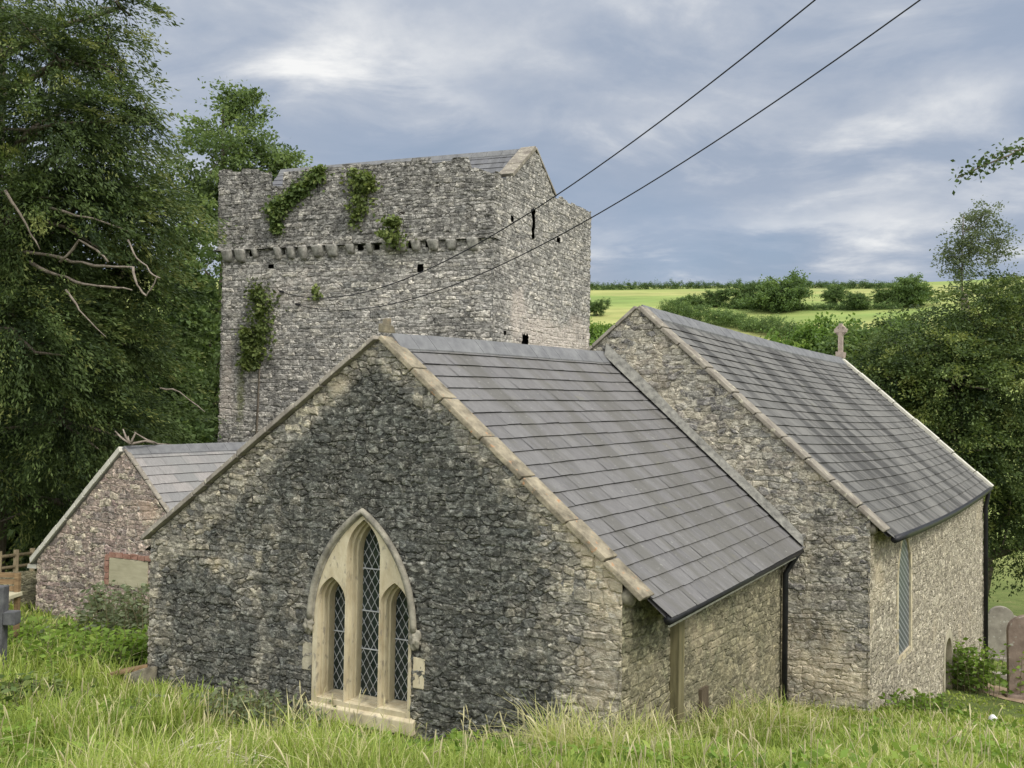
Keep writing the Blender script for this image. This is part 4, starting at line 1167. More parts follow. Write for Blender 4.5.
limb([(160, 388), (180, 392), (205, 412)], .02, .01, 19, 19)
limb([(5, 190), (25, 225), (40, 250)], .03, .012, 16, 16.2)

for k, (x, y, d, wd, top) in enumerate(((-60, 480, 33, 7.5, 200), (60, 480, 36, 7.5, 240), (150, 470, 38, 6.5, 265))):
    P = pt(x, y, d); P[2] = gz(P[0], P[1]); tz = pt(x, top, d)[2]; g = np.random.default_rng(150 + k)
    lb = [(np.array([P[0] + g.uniform(-.4, .4) * wd, P[1] + g.uniform(-.2, .2) * wd, P[2] + (tz - P[2]) * f_]), (wd * .34, wd * .34, (tz - P[2]) * .13), 46) for f_ in (.12, .25, .38, .5, .62, .74, .86, .3, .55)]
    tree('background_tree', ('dark tree behind the conifer at the far left edge', 'dark tree behind the middle of the conifer', 'dark tree between the conifer and the tower')[k], 'tree', P, tz, .3, lb, M['yew'], 60, .30, .5, 'dark trees behind the conifer', clump=1.0, droop=.2, seed=160 + k, shell=.2, jit=.9, base_tint=.2, limbs=1)
# ash behind the tower
ab_ = pt(215, 430, 38); ab_[2] = gz(ab_[0], ab_[1])
lb = [(pt(x, y, d), (rx, rx, rz), k) for x, y, d, rx, rz, k in ((240, 140, 38, 2.2, 1.5, 70), (215, 165, 37, 2.0, 1.4, 60), (265, 165, 38, 1.5, 1.0, 45), (243, 108, 38, .75, .8, 26), (195, 200, 37, 1.8, 1.7, 60), (205, 270, 36, 2.2, 2.2, 80), (210, 340, 35, 2.2, 2.0, 80), (198, 410, 35, 2.4, 1.8, 80), (250, 210, 40, 2.6, 2.2, 70), (285, 158, 38, .5, .4, 9), (246, 98, 38, .35, .6, 9))]
lb = [(c, r, int(k * .68) + 1) for c, r, k in lb]
tree('ash_tree', 'lighter green leafy tree rising behind the left side of the tower', 'tree', ab_, pt(243, 105, 38)[2], .3, lb, M['ash'], 80, .19, .55, None, clump=.62, droop=.15, seed=51, shell=.3, jit=.9, base_tint=.5, spread=.25)
# leafy saplings right against the tower's left edge
sb_ = pt(176, 440, 26.2); sb_[2] = gz(sb_[0], sb_[1])
lb = [(pt(x, y, 26.2), (.55, .6, .6), 22) for x, y in ((186, 330), (178, 385), (184, 425), (188, 285), (174, 350), (166, 425), (178, 305), (184, 245), (170, 395), (160, 330), (158, 375))]
tree('sapling', 'bright green broadleaf sapling beside the tower base behind the vestry roof', 'tree', sb_, pt(186, 285, 26.2)[2], .08, lb, M['field_tree'], 60, .17, .7, None, clump=.36, droop=.1, seed=52, shell=.3, jit=.9, base_tint=.55)
# dark shrubs that close the background on the left
for k, (x, y, d, wx, h_) in enumerate(((-10, 520, 27, 6, 4.5), (90, 500, 31, 7, 6.5), (170, 460, 32, 6, 6))):
    P = pt(x, y, d); P[2] = gz(P[0], P[1])
    bush('dark_shrub', ('dark evergreen shrub behind the fence at far left', 'dark evergreen shrub behind the vestry gable', 'dark evergreen shrub behind the vestry ridge')[k], 'shrub', P, wx, 4, h_, M['yew'], 9000, .34, 60 + k, .5, 'dark shrubs behind the vestry', 8, .3)

# ---- right side: dark yew, slender tree, valley trees
yb = pt(975, 560, 31); yb[2] = gz(yb[0], yb[1])
lb = [(pt(x, y, d), (rx, rx, rz), k) for x, y, d, rx, rz, k in ((990, 322, 30, 2.3, 1.5, 150), (926, 348, 30, 1.8, 1.4, 110), (1036, 310, 31, 2.5, 1.7, 120), (888, 378, 30, 1.5, 1.3, 90), (950, 380, 29, 2.2, 1.7, 130), (1010, 380, 29, 2.2, 1.8, 130),
      (905, 420, 30, 1.7, 1.4, 90), (960, 450, 29, 2.0, 1.5, 110), (1020, 460, 29, 2.2, 1.6, 110), (1000, 520, 30, 2.0, 1.4, 90), (960, 500, 31, 2.2, 1.5, 80), (1060, 400, 30, 3.0, 2.5, 90), (870, 395, 31, 1.1, .9, 50), (1050, 540, 30, 2.4, 1.6, 70))]
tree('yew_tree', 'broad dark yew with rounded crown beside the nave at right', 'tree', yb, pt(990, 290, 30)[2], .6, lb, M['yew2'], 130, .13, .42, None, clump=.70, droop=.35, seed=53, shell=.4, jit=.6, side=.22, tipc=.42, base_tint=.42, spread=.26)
sb_ = pt(962, 330, 66); sb_[2] = gz(sb_[0], sb_[1])
lb = [(pt(x, y, 66), (r_, r_, r_ * .8), k) for x, y, r_, k in ((982, 226, 1.7, 22), (962, 242, 1.2, 15), (1000, 238, 1.1, 12), (985, 213, 1.0, 11), (951, 256, 1.0, 10), (975, 250, 1.5, 16), (998, 256, 1.3, 11), (960, 268, 1.4, 14))]
tree('slender_tree', 'thin open crowned tree against the sky above the dark yew', 'tree', sb_, pt(978, 215, 66)[2], .22, [(c, r, int(k * 1.9)) for c, r, k in lb], M['ash_pale'], 34, .21, .55, None, clump=.62, droop=.1, seed=54, shell=.2, jit=1.0, base_tint=.4, spread=.15)
vt = ((700, 372, 62, 34, 20), (735, 372, 60, 46, 24), (777, 372, 58, 46, 34), (815, 374, 56, 50, 52), (862, 380, 52, 60, 56), (905, 378, 60, 46, 66), (660, 362, 70, 30, 16), (612, 366, 60, 30, 26), (598, 350, 75, 18, 22))
vl = ('small bright green tree behind the nave roof slope', 'bright green tree behind the middle of the nave ridge', 'rounded leafy tree left of the ridge cross', 'bright leafy tree directly behind the ridge cross', 'large green tree between ridge cross and dark yew',
      'tall green tree tucked behind the dark yew', 'low green tree just right of the nave gable apex', 'pale green bush between tower and nave gable', 'tiny pale bush at the edge of the tower')
for k, (x, y, d, wpx, hp) in enumerate(vt):
    P = pt(x, y, d); top = pt(x, y - hp * .95, d)[2]; P[2] = gz(P[0], P[1])
    hh = max(2.0, top - P[2]); wd = wpx * d / FPX
    g = np.random.default_rng(90 + k)
    lb = [(np.array([P[0] + g.uniform(-.3, .3) * wd, P[1] + g.uniform(-.3, .3) * wd, top - g.uniform(.1, .55) * min(hh, wd) - wd * .15]), (wd * .28, wd * .28, wd * .22), 26) for q in range(7)]
    lb.append((np.array([P[0], P[1], (P[2] + top) / 2 - .5]), (wd * .45, wd * .45, max(1.0, hh * .38)), 60))
    tree('valley_tree', vl[k], 'tree', P, top - wd * .2, .2, lb, M['lime_leaf'] if k in (0, 2, 3, 7, 8) else M['field_tree'], 95, .24, .7, 'leafy trees in the valley behind the nave', clump=.7, droop=.1, seed=100 + k, shell=.35, jit=1.0, base_tint=.5, spread=.25, limbs=2)

# ---- hill: hedges and field trees
def hedge(name, label, pts, hpx, mat, seed, n_per=9, wid=3.0, base_tint=.35, spread=.2):
    g = np.random.default_rng(seed)
    Q = [hit(x, y) for x, y in pts]
    root = empty(name, Q[0], label, 'hedge')
    lobes = []
    seg = [np.linalg.norm(Q[i + 1] - Q[i]) for i in range(len(Q) - 1)]
    mb = MB()
    for i in range(len(Q) - 1):
        k = max(2, int(seg[i] / (wid * .9)))
        for q in range(k):
            c = Q[i] + (Q[i + 1] - Q[i]) * (q + g.uniform(-.2, .2)) / k
            c[2] = gz(c[0], c[1]); h_ = hpx * c[1] / FPX * g.uniform(.75, 1.2)
            lobes.append((c + K * h_ * .5, (wid * .75, wid * .75, h_ * .5), n_per))
    v, f, t, _ = crown_leaves(lobes, 46, max(.3, wid * .09), .8, g, wid * .30, .05, .35, .8, 1.2, base_tint, spread)
    fast_mesh('foliage', v, f, mat, root, False, {'tint': t})
    return root
hedge('hedge', 'long diagonal clipped hedge crossing the hillside field above the nave ridge', [(668, 316), (690, 320), (720, 325), (750, 331), (780, 337), (812, 342)], 17, M['field_tree'], 200, 50, 3.6, .50)
hedge('hedge', 'low hedge line below the clump of field trees', [(700, 306), (740, 309), (780, 310), (840, 310), (905, 309)], 6, M['field_tree'], 201, 26, 3.0)
hedge('hedge', 'thin dark hedge along the skyline of the hill', [(560, 290.5), (600, 290.0), (650, 289.3), (700, 288.6), (760, 288.2), (820, 288.2), (900, 288.6)], 6, M['field_tree'], 202, 26, 4.5, .2, .12)
for k, (x, yb_, yt, wp, lab, b_) in enumerate(((777, 312, 279, 62, 'widest dark clump of field trees on the hill', .42), (716, 307, 287, 22, 'small round tree left of the dark clump on the hill', .25), (836, 307, 282, 26, 'rounded field tree right of the dark clump', .42), (858, 310, 290, 24, 'low bushy field tree beside the hedge line', .25),
                                     (912, 306, 279, 50, 'large pale green field tree at the right end of the hill', .5), (884, 306, 287, 22, 'small pale field tree before the largest pale one', .5), (597, 316, 298, 20, 'round bush on the slope beside the tower', .35), (690, 306, 297, 34, 'low scrub at the upper end of the diagonal hedge', .45), (748, 308, 281, 36, 'dark tree at the left end of the dark clump', .4))):
    hill_tree('field_tree', lab, 'tree', x, yb_, yt, wp, M['field_tree'], 'trees on the hillside', 300 + k, 5600, base_tint=b_)

# ---- overhanging branch at the right edge, part of a tree outside the picture
root = empty('overhanging_tree', (9.6, 9.5, gz(9.6, 9.5)), 'leafy twig of a near tree reaching in at upper right', 'tree')
mb = MB()
tb = np.array([9.6, 9.5, gz(9.6, 9.5) - .3])
mb.tube([tb, tb + [0, 0, 4], tb + [.1, .1, 9]], [.16, .12, .07], 8)
def twig(pts, d0, d1, r): 
    Q = [pt(x, y, d0 + (d1 - d0) * i / (len(pts) - 1)) for i, (x, y) in enumerate(pts)]
    mb.tube(Q, list(np.linspace(r, r * .3, len(Q))), 5); return Q
b1 = twig([(1200, 60), (1100, 115), (1040, 140), (1010, 155), (985, 165), (957, 178)], 9.5, 8.6, .02)
b2 = twig([(1020, 150), (1000, 152), (990, 158)], 8.8, 8.7, .006)
b3 = twig([(1200, 300), (1100, 320), (1050, 325), (1018, 330)], 9.5, 8.8, .02)
mb.tube([tb + K * 4, b3[0]], [.05, .025], 6); mb.tube([tb + K * 6.4, b1[0]], [.05, .025], 6)
mb.build('trunk', M['bark'], root, True)
g = np.random.default_rng(5)
P_, D_ = [], []
for Q, n_, sp in ((b1[2:], 230, .06), (b2, 36, .05), (b3[1:], 60, .14)):
    for k in range(n_):
        i = g.integers(0, len(Q) - 1); u = g.random()
        P_.append(Q[i] * (1 - u) + Q[i + 1] * u + g.normal(0, sp, 3)); D_.append(g.normal(0, .6, 3) + np.array([-.3, 0, -.3]))
v, f = leaf_quads(np.array(P_), np.array(D_), .058, .6, g, .3)
fast_mesh('crown', v, f, M['ivy'], root, False, {'tint': np.repeat(g.uniform(.1, .7, len(P_)), 4)})

# ------------------------------------------------------------------ ivy and plants on the tower
def climber(name, label, polys, n, size, mat, seed, off=.12, base_tint=.45, stem=None, spread=.2, depth=.12):
    """polys: pixel strips (x,y,half-width px) down the tower's front"""
    g = np.random.default_rng(seed)
    root = None; P_, T_ = [], []
    for strip in polys:
        xs = np.array(strip, float); tt = np.linspace(0, 1, len(xs))
        wts = xs[:, 2] + 1
        for k in range(int(n / len(polys))):
            u = g.random(); x = np.interp(u, tt, xs[:, 0]); y = np.interp(u, tt, xs[:, 1]); hw = np.interp(u, tt, xs[:, 2]) * (.72 + .35 * math.sin(u * 31 + seed))
            if g.random() > (hw + 1) / wts.max(): continue
            rx = g.normal(0, .62); ry = g.normal(0, .55)
            a, z = tf(x + rx * hw, y + ry * hw * .8)
            d_ = -off - depth * abs(g.normal(0, 1)) * max(0, 1 - (rx * rx + ry * ry) * .5)
            P_.append(T(a, d_, z)); T_.append(np.clip(g.normal(base_tint, spread) + .2 * math.sin(x * .5 + y * .35), 0, 1))
    P_ = np.array(P_)
    root = empty(name, P_.mean(0), label, 'ivy', 'plants growing on the tower')
    D_ = g.normal(0, .5, P_.shape) - TV * .3 - K * .4
    v, f = leaf_quads(P_, D_, size, .8, g, .3)
    fast_mesh('foliage', v, f, mat, root, False, {'tint': np.repeat(T_, 4)})
    mb = MB()
    for strip in (stem or polys):
        q = [T(tf(s[0], s[1])[0], -off + .02, tf(s[0], s[1])[1]) for s in strip]
        mb = MB(); mb.tube(q, list(np.linspace(.02, .05, len(q)) if stem else np.full(len(q), .025)), 5)
        mb.build('stem', M['bark'], root, True)
    return root
climber('ivy', 'dark ivy trailing diagonally down the parapet from its ruined notch', [[(327, 168, 6), (318, 180, 10), (304, 192, 9), (292, 200, 9), (282, 206, 11), (280, 222, 7), (283, 234, 3)]], 3300, .125, M['ivy_mid'], 400, off=.17, depth=.08)
climber('ivy', 'pale green ivy hanging from the middle of the parapet', [[(358, 172, 6), (364, 184, 13), (364, 198, 12), (362, 212, 11), (358, 226, 6)], [(372, 176, 5), (374, 190, 5)]], 1900, .125, M['ivy_yellow'], 401, off=.17, base_tint=.42, depth=.08)
climber('ivy', 'rounded mossy tuft sprouting at corbel level', [[(392, 234, 4), (403, 238, 11), (402, 246, 10)], [(398, 226, 4), (405, 222, 4)]], 1000, .11, M['ivy_yellow'], 402, off=.26, base_tint=.35, depth=.3)
climber('ivy', 'tall leafy ivy growing up a bare stem below the corbels', [[(258, 286, 8), (264, 300, 14), (263, 318, 13), (264, 335, 11), (261, 352, 8), (258, 368, 5)], [(248, 330, 6), (252, 350, 8), (250, 368, 6)]], 3200, .125, M['ivy_yellow'], 403, off=.06, base_tint=.40, depth=.08, stem=[[(262, 330), (260, 380), (258, 425), (257, 450)]])
climber('ivy', 'small sprig of ivy beside the overhead wire fixing', [[(318, 288, 4), (320, 300, 3)]], 90, .13, M['ivy_yellow'], 404, off=.08, depth=.05)

# ------------------------------------------------------------------ overhead wires
def wire(label, p_tower, end_px, end_d, sag, ext=1.3):
    A = T(tf(*p_tower)[0], -.15, tf(*p_tower)[1]); B = pt(*end_px, end_d)
    pts = []
    for k in range(61):
        t = ext * k / 60
        pts.append(A + (B - A) * t - K * sag * 4 * t * (1 - t))
    mb = MB(); mb.tube(pts, list(np.interp(np.linspace(0, 1, 61), [0, 1], [.012, .0065])), 6)
    root = empty('overhead_wire', A, label, 'wire', 'overhead wires to the tower')
    mb.build('cable', M['cable'], root, True)
    mb = MB(); mb.obox(A + TV * .07, TU, TV, K, .035, .09, .035); mb.build('wall_bracket', M['black'], root)
wire('upper black overhead wire running to the tower face', (284, 292), (815, 0), 7.5, 1.15)
wire('lower black overhead wire running to the tower face', (300, 305), (920, 0), 7.5, 1.15)

# ------------------------------------------------------------------ churchyard objects
def slab_on(P, pts2, thick, u, name, mat, parent=None, bevel=.015, tilt=0.0, tag_=None):
    """vertical slab with a 2D outline (s,z above P)"""
    mb = MB(); n = np.array([-u[1], u[0], 0.0]); k = len(pts2)
    vs = [P + u * s + K * z + n * (thick / 2 + z * tilt) for s, z in pts2] + [P + u * s + K * z - n * (thick / 2 - z * tilt) for s, z in pts2]
    fs = [tuple(range(k)), tuple(range(2 * k - 1, k - 1, -1))] + [(i, (i + 1) % k, k + (i + 1) % k, k + i) for i in range(k)]
    mb.add(vs, fs)
    return mb.build(name, mat, parent, bevel=bevel)
def headstone(label, P, w2, h, mat, u, kind, tilt=0.0):
    root = empty('gravestone', P, label, 'gravestone', 'gravestones beyond the nave')
    if kind == 'shoulder':
        top = [(w2, h * .80), (w2 * .82, h * .82)] + [(w2 * .72 * math.cos(t), h * .80 + w2 * .62 * math.sin(t)) for t in np.linspace(.1, math.pi - .1, 13)] + [(-w2 * .82, h * .82), (-w2, h * .80)]
    else:
        top = [(w2 * math.cos(t), h - w2 * .8 + w2 * .8 * math.sin(t)) for t in np.linspace(0, math.pi, 15)]
    slab_on(P, [(-w2, -.3), (w2, -.3)] + top, .13, u, 'slab', mat, root, tilt=tilt)
    mb = MB(); n = np.array([-u[1], u[0], 0.0]); mb.obox(P + K * .04, u, n, K, w2 * 1.15, .16, .07, .01); mb.build('plinth', mat, root, bevel=.015)
    return root
uG = np.array([math.cos(.25), -math.sin(.25), 0])
def gpt(px, d):
    P = at(px, 700, d); P[2] = gz(P[0], P[1]); return P
headstone('round shouldered grey brown gravestone just past the nave corner', gpt(1001, 24), .46, 1.65, M['stone_grey'], uG, 'shoulder')
headstone('tall reddish gravestone with rounded top at the right edge', gpt(1031, 16.5), .42, 1.72, M['stone_red'], uG, 'round', .03)
headstone('small pale gravestone low behind the shouldered stone', gpt(994, 27.5), .30, .85, M['stone_grey'], uG, 'round')
P = gpt(993, 12.6); mb = MB(); mb.tube([P + K * z for z in (-.02, .03, .09, .13)], [.05, .07, .06, .02], 9); tag(mb.build('stone', M['white'], smooth=True), 'small white rounded stone lying in the grass below the gravestones', 'stone')
P = gpt(1003, 20.5); mb = MB(); n_ = np.array([-uG[1], uG[0], 0]); mb.obox(P + K * .06, uG, n_, K, .22, .16, .10, .03); tag(mb.build('stone', M['stone_grey'], bevel=.02), 'squat grey block standing by the tall red gravestone', 'stone')
# bare earth by the nave's far corner
for k, (x, d, wx, lab) in enumerate(((997, 17.5, 1.3, 'flat trodden earth patch below the nave corner'), (1010, 12.2, .7, 'small flat earth patch below the white stone'))):
    P = gpt(x, d)
    vs = [P]; n_ = 26
    for q in range(n_):
        t = 2 * math.pi * q / n_; r_ = wx * (1 + .25 * math.sin(q * 2.1) * random.random())
        X, Y = P[0] + math.cos(t) * r_ * .6, P[1] + math.sin(t) * r_ * 1.4
        vs.append(np.array([X, Y, gz(X, Y) + .015]))
    vs[0] = P + K * .05
    mb = MB(); mb.add(vs, [(0, 1 + q, 1 + (q + 1) % n_) for q in range(n_)])
    tag(mb.build('earth_patch', mat_plain('bare_earth', (0.20, 0.14, 0.09), (0.34, 0.26, 0.17), 4, .95, .6)), lab, 'bare earth', kind='structure')
EARTH = [(gpt(997, 17.5), 1.3), (gpt(1010, 12.2), .7)]

# dark stone cross at the left edge
P = at(2, 655, 11.5); P[2] = gz(P[0], P[1])
zt = at(2, 611, 11.5)[2]
cr = empty('grave_cross', P, 'dark stone grave cross cut off by the left edge', 'grave cross')
mb = MB(); X = np.array([1.0, 0, 0]); Yv = np.array([0, 1.0, 0])
ca = P + K * (zt - P[2] - .09) - X * .07
mb.obox(P - X * .07 + K * ((zt + .35 - P[2]) / 2 - .1), X, Yv, K, .10, .075, (zt + .35 - P[2]) / 2 + .1, .004); mb.build('shaft', M['stone_dark'], cr, bevel=.015)
for sg in (-1, 1):
    mb = MB(); mb.obox(ca + X * .19 * sg, X, Yv, K, .085, .077, .095, .004); mb.build('arm', M['stone_dark'], cr, bevel=.015)
# timber fence and gate beyond it
fr = empty('fence', at(15, 570, 18), 'weathered timber rail fence running to the vestry corner', 'fence')
f0, f1 = at(-60, 563, 17.0), at(34, 553, 19.5)
for q in (0, .27, .55): 
    mb = MB(); mb.tube([f0 - K * q, (f0 + f1) / 2 - K * (q + .01), f1 - K * q], .045, 6); mb.build('rail', M['timber'], fr, True)
for q in np.linspace(.02, .98, 6):
    p = f0 + (f1 - f0) * q; b_ = p.copy(); b_[2] = gz(p[0], p[1]) - .2
    mb = MB(); mb.tube([b_, p + K * .12], .06, 7); mb.build('post', M['timber'], fr, True)
sw = empty('low_wall', at(5, 590, 17.6), 'low mossy stone boundary wall under the rail fence', 'wall')
wo_ = wall('wall_face', M['greenwall'], [at(-80, 600, 16.7)[:2], at(40, 600, 18.2)[:2]], -6, lambda S: np.full_like(S, at(20, 571, 18)[2]), .05, 40, stain=lambda S, Z: {'moss': .35 + 0 * S, 'dark': .2 + 0 * S}, parent=sw, s_off=300, jag=.03)
gt = empty('bench', at(2, 610, 13.2), 'brown timber bench end with a pale seat behind the dark cross', 'bench')
bz = gz(*at(2, 610, 13.2)[:2])
pz = at(2, 596, 13.2); 
mb = MB(); mb.obox(pz - X * .35, X, Yv, K, .55, .22, .03, .004); mb.build('seat', M['board'], gt, bevel=.008)
for dx in (.14, -.8):
    mb = MB(); mb.obox(np.array([pz[0] + dx, pz[1] + .18, (bz + pz[2] + .34) / 2]), X, Yv, K, .035, .035, (pz[2] + .34 - bz) / 2, .003); mb.build('leg', M['brownwood'], gt)
    mb = MB(); mb.obox(np.array([pz[0] + dx, pz[1] - .18, (bz + pz[2] - .03) / 2]), X, Yv, K, .035, .035, (pz[2] - .03 - bz) / 2, .003); mb.build('leg', M['brownwood'], gt)
mb = MB()
for k in range(3): mb.obox(np.array([pz[0] - .33, pz[1] + .2, pz[2] + .08 + k * .11]), X, Yv, K, .5, .012, .04, .002)
mb.build('backrest', M['brownwood'], gt)

# rotten plank against the wall corner, cut twigs, dead branch on the vestry ridge
P0 = at(108, 676, 10.9); P1 = at(150, 668, 10.5)
mb = MB(); d_ = (P1 - P0) / np.linalg.norm(P1 - P0); sd = np.cross(d_, K); sd /= np.linalg.norm(sd)
mb.obox((P0 + P1) / 2 + K * .03, d_, sd, np.cross(sd, d_), .32, .12, .03, .01); tag(mb.build('plank', M['brownwood'], bevel=.006), 'rotten brown plank lying against the chancel wall corner', 'plank')
mb = MB(); Q = at(140, 690, 10.45); Q[2] = gz(Q[0], Q[1]); mb.obox(Q + K * .12, d_, sd, K, .16, .12, .22, .02); tag(mb.build('stone_block', M['kneel'], bevel=.03), 'dark stone block under the rotten plank by the wall', 'stone')
root = empty('dead_branch', C(VAP, VB, ZVA), 'bare dead branch caught on the vestry ridge end', 'branch')
mb = MB(); q0 = pt(131, 444, 16.6)
for tx_, ty_ in ((115, 431), (123, 429), (136, 432), (128, 436)): mb.tube([q0, pt((131 + tx_) / 2 - 1, (444 + ty_) / 2 + 1, 16.6), pt(tx_, ty_, 16.6)], [.03, .022, .012], 5)
mb.tube([q0, pt(145, 441, 16.8), pt(158, 444, 17.2), pt(178, 445, 18)], [.03, .022, .02, .008], 5); mb.tube([pt(134, 432, 16.8), pt(147, 440, 16.9), pt(156, 443, 17.1)], [.008, .02, .02], 5)
mb.build('twig', M['deadwood'], root, True)
root = empty('twig_pile', at(225, 740, 6.2), 'heap of bleached dead stalks lying in the long grass', 'twigs')
mb = MB(); g = np.random.default_rng(66)
for k in range(20):
    c_ = at(225 + g.normal(0, 28), 738 + g.normal(0, 7), 6.1 + g.normal(0, .25)); c_[2] = gz(c_[0], c_[1]) + g.uniform(.06, .2)
    dd = np.array([g.normal(.8, .4), g.normal(0, .5), g.normal(.12, .22)]); dd /= np.linalg.norm(dd); l_ = g.uniform(.12, .42)
    mb.tube([c_ - dd * l_, c_ + g.normal(0, .05, 3), c_ + dd * l_ + g.normal(0, .06, 3)], [.006, .005, .002], 5)
mb.build('stalk', M['palewood'], root, True)

# ------------------------------------------------------------------ weeds
def weed(label, P, wx, h, mat, n, size, seed, group='clumps of tall weeds', tint=.5):
    """clump of leafy upright stems"""
    g = np.random.default_rng(seed); P = np.asarray(P, float)
    root = empty('weed_clump', P, label, 'weeds', group)
    mb = MB(); Pl, Dl, Tl = [], [], []
    for k in range(n):
        x, y = P[0] + g.normal(0, wx * .35), P[1] + g.normal(0, wx * .3)
        z = gz(x, y); hh = h * g.uniform(.55, 1.1); bend = np.array([g.normal(0, .16), g.normal(0, .16), 0]) * hh
        pts = [np.array([x, y, z]) + bend * t * t + K * hh * t for t in (0, .35, .7, 1)]
        mb.tube(pts, [.007, .006, .005, .002], 4)
        tt = np.clip(g.normal(tint, .18), 0, 1)
        for q in range(int(11 + hh * 9)):
            t = g.uniform(.12, 1.0); p = np.array([x, y, z]) + bend * t * t + K * hh * t
            a = g.uniform(0, 6.28)
            Pl.append(p); Dl.append((math.cos(a), math.sin(a), g.uniform(-.3, .5))); Tl.append(np.clip(tt + g.normal(0, .1) + .15 * (t - .5), 0, 1))
    v, f = leaf_quads(np.array(Pl), np.array(Dl), size, .5, g, .2)
    tag(mb.build('stems', M['oak'], root), kind='stuff')
    fast_mesh('foliage', v, f, mat, root, False, {'tint': np.repeat(Tl, 4)})
def wp(px, py, d):
    P = at(px, py, d); P[2] = gz(P[0], P[1]); return P
weed('bright green nettle bed below the vestry wall', wp(70, 650, 13.2), 2.6, .5, M['nettle'], 260, .105, 500)
weed('bright nettles between the cross and the vestry', wp(40, 640, 14.2), 1.6, .5, M['nettle'], 160, .10, 501)
weed('tall leafy nettles near the chancel wall corner', wp(125, 655, 12.2), 1.2, .6, M['nettle'], 170, .10, 502)
weed('pale elder shoots growing against the boarded vestry hatch', wp(128, 625, 14.6), 1.3, 1.1, M['grey_weed'], 110, .11, 503, tint=.35)
weed('tall green weeds against the far end of the nave wall', wp(970, 690, 17.0), .8, 1.0, M['nettle'], 70, .12, 504, tint=.4)
weed('low weeds at the foot of the nave doorway', wp(925, 716, 12.2), .9, .3, M['nettle'], 60, .08, 505, tint=.35)
weed('greyish weeds at the base of the gable left of the window', wp(245, 715, 9.0), 1.2, .4, M['grey_weed'], 90, .07, 506, tint=.4)
weed('dark leafy clump in the grass at far left', wp(15, 700, 9.0), .7, .4, M['ivy'], 60, .10, 507, tint=.7)

# ------------------------------------------------------------------ grass
foot = [[C(-.02, -.02, 0), C(AE + .02, -.02, 0), C(AE + .02, LC, 0), C(AN1 + .02, LC, 0), C(AN1 + .02, LC + LN, 0), C(AN0, LC + LN, 0), C(AN0, LC, 0), C(0, LC, 0)],
        [C(VL, VB, 0), C(0, VB, 0), C(0, VB + 8, 0), C(VL, VB + 8, 0)]]
def inside(X, Y, poly):
    ins = np.zeros(len(X), bool); n_ = len(poly)
    for k in range(n_):
        a, b = poly[k], poly[(k + 1) % n_]
        ins ^= ((a[1] > Y) != (b[1] > Y)) & (X < (b[0] - a[0]) * (Y - a[1]) / (b[1] - a[1] + 1e-12) + a[0])
    return ins
def grass(name, label, n, ylo, yhi, hmin, hmax, wid, seed, straw=.12, xr=.75, droop=.5, keep=None):
    g = np.random.default_rng(seed)
    Y = ylo + (yhi - ylo) * g.random(n) ** 1.0
    X = Y * g.uniform(-xr, xr, n)
    k_ = ~(inside(X, Y, foot[0]) | inside(X, Y, foot[1]))
    for P, r_ in EARTH: k_ &= ~((((X - P[0]) / (.6 * r_)) ** 2 + ((Y - P[1]) / (1.4 * r_)) ** 2) < .8)
    if keep is not None: k_ &= keep(X, Y)
    # patchiness
    pn = np.sin(X * 1.7 + 1.3 * np.sin(Y * 1.1)) * np.cos(Y * 1.5 + np.sin(X * .8)) + .5 * np.sin(X * 4.1 + Y * 3.3)
    k_ &= g.random(n) < np.clip(.72 + .35 * pn, .15, 1)
    X, Y, pn = X[k_], Y[k_], pn[k_]; n = len(X)
    Z = ground(X, Y)
    B = np.stack([X, Y, Z - .02], -1)
    sx = np.clip(1.0 - (X - 2) * .07, .55, 1.1)
    near_s = np.where(X > 1.8, .8, 1.0)
    H = g.uniform(hmin, hmax, n) * (1 + .35 * pn) * near_s
    H *= np.where((X > 3) & (Y > 10), .55, 1.0) * np.where((X > -3.2) & (X < .3) & (Y > 6.6) & (Y < 9.8), .5, 1.0)
    lowf = np.sin(X * .9 + 1.7) * np.cos(Y * .7 + .4)
    a = g.uniform(0, 6.283, n); lean = np.abs(g.normal(0, droop, n)) + .1
    ld = np.stack([np.cos(a), np.sin(a), np.zeros(n)], -1)
    ws = np.stack([-np.sin(a), np.cos(a), np.zeros(n)], -1)
    wd = wid * g.uniform(.6, 1.4, n) * np.clip(Y / 7, .8, 2.2)
    segs = []
    for t, wf in ((0, .8), (.4, 1.0), (.75, .7), (1.0, .08)):
        up = H * (t - .28 * lean * t * t * t)
        p = B + ld * (H * lean * t * t)[:, None] + K * up[:, None]
        segs.append(p - ws * (wd * wf * .5)[:, None]); segs.append(p + ws * (wd * wf * .5)[:, None])
    v = np.stack(segs, 1).reshape(-1, 3)
    base = (np.arange(n) * 8)[:, None]
    f = np.concatenate([base + np.array([[2 * k, 2 * k + 1, 2 * k + 3, 2 * k + 2]]) for k in range(3)], 0)
    st = g.random(n) < straw * (1 + 1.0 * (pn > .3))
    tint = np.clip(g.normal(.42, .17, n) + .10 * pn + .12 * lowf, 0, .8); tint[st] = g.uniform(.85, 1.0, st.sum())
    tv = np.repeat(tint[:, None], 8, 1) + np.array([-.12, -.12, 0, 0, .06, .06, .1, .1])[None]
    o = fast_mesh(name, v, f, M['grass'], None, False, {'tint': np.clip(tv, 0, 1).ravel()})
    tag(o, label, 'grass', kind='stuff')
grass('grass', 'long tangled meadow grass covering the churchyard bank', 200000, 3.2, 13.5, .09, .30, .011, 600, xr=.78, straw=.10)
grass('grass', 'shorter grass around the nave and the gravestones', 80000, 10, 30, .06, .20, .014, 601, xr=.85, straw=.06)

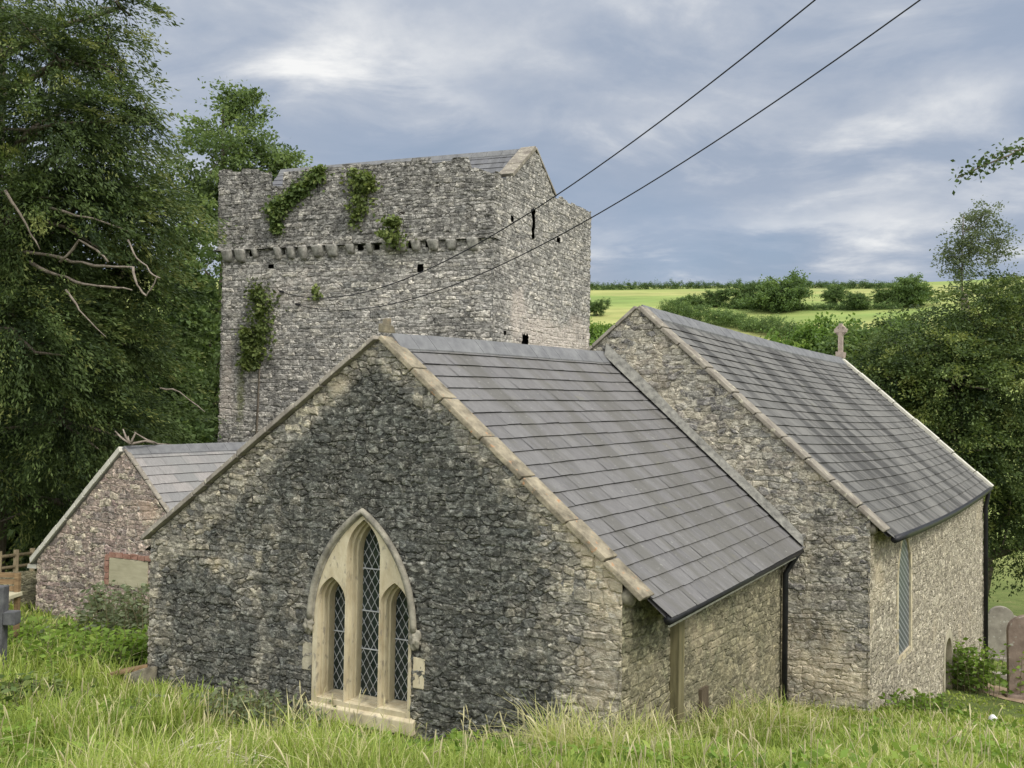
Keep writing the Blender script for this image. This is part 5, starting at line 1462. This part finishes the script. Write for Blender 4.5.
def stalks(name, label, n, ylo, yhi, h0, h1, seed, xr=.7, region=None):
    """flowering grass stems with seed heads"""
    g = np.random.default_rng(seed); mbv = MB()
    made = 0
    while made < n:
        y = g.uniform(ylo, yhi); x = y * g.uniform(-xr, xr)
        if region and not region(x, y, g): continue
        if inside(np.array([x]), np.array([y]), foot[0])[0]: continue
        z = gz(x, y); h = g.uniform(h0, h1); a = g.uniform(0, 6.28); l = abs(g.normal(.12, .16)) * h
        pts = [np.array([x + math.cos(a) * l * t * t, y + math.sin(a) * l * t * t, z + h * t * (1 - .12 * t)]) for t in (0, .4, .75, 1)]
        w = .0028 * max(1, y / 6)
        mbv.tube(pts, [w, w, w * .8, w * .5], 4, cap=False)
        d = pts[3] - pts[2]; d /= np.linalg.norm(d)
        L_ = g.uniform(.07, .14)
        mbv.tube([pts[3] - d * .01, pts[3] + d * L_ * .3, pts[3] + d * L_ * .7 + K * -.01, pts[3] + d * L_ - K * .02], [w, .006, .005, .0015], 5, cap=False)
        made += 1
    o = mbv.build(name, M['palewood'] if False else M['straw'])
    tag(o, label, 'grass', kind='stuff')
M['straw'] = mat_plain('straw', (0.34, 0.30, 0.15), (0.52, 0.47, 0.28), 3, .9, .1)
stalks('seed_grass', 'pale flowering grass stems with seed heads', 420, 3.4, 9.8, .25, .52, 700)
def along_wall(X, Y):
    wall_y = np.where(X < 1.2, 10.6 - (X + 4.7) * .407, np.where(X < 4.1, 8.2 + (X - 1.15) * 1.3, 12.0 - (X - 4.2) * .4))
    d = wall_y - Y
    return (d > .05) & (d < 1.5) & (X > -.6) & (X < 5.6)
grass('dry_grass', 'arching dry straw coloured grass at the foot of the chancel walls', 52000, 6.2, 13, .18, .55, .0065, 602, straw=.34, xr=.5, droop=.85, keep=along_wall)
grass('tall_grass', 'tall bright grass mound below the vestry gable', 30000, 9.5, 15.5, .20, .48, .011, 603, straw=.08, xr=.8, droop=.45, keep=lambda X, Y: (X < -4.75) & (X / Y < -.35))
grass('tall_grass', 'rank long grass in the lower left of the bank', 26000, 4.5, 9.5, .22, .46, .010, 604, straw=.12, xr=.8, droop=.55, keep=lambda X, Y: (X / Y < -.12) & (Y < 9.4))

# broad leaved weeds mixed through the grass
g = np.random.default_rng(808)
Pl, Dl, Tl = [], [], []
k = 0
while k < 620:
    y = g.uniform(4.2, 11); x = y * g.uniform(-.72, .72)
    if inside(np.array([x]), np.array([y]), foot[0])[0]: continue
    if math.sin(x * 1.3 + 2 * math.sin(y)) + .6 * math.sin(y * 2.1 + x * .7) < .25: continue
    z = gz(x, y); k += 1; h = g.uniform(.08, .26); tt = g.uniform(.25, .85)
    for q in range(16):
        a = g.uniform(0, 6.28); r_ = g.uniform(0, .10)
        Pl.append((x + math.cos(a) * r_, y + math.sin(a) * r_, z + h * g.uniform(.3, 1.0))); Dl.append((math.cos(a), math.sin(a), g.uniform(-.2, .6))); Tl.append(np.clip(tt + g.normal(0, .1), 0, 1))
v, f = leaf_quads(np.array(Pl), np.array(Dl), .075, .55, g, .3)
tag(fast_mesh('meadow_weeds', v, f, M['nettle'], None, False, {'tint': np.repeat(Tl, 4)}), 'broad leaved weeds scattered through the long grass', 'weeds', kind='stuff')
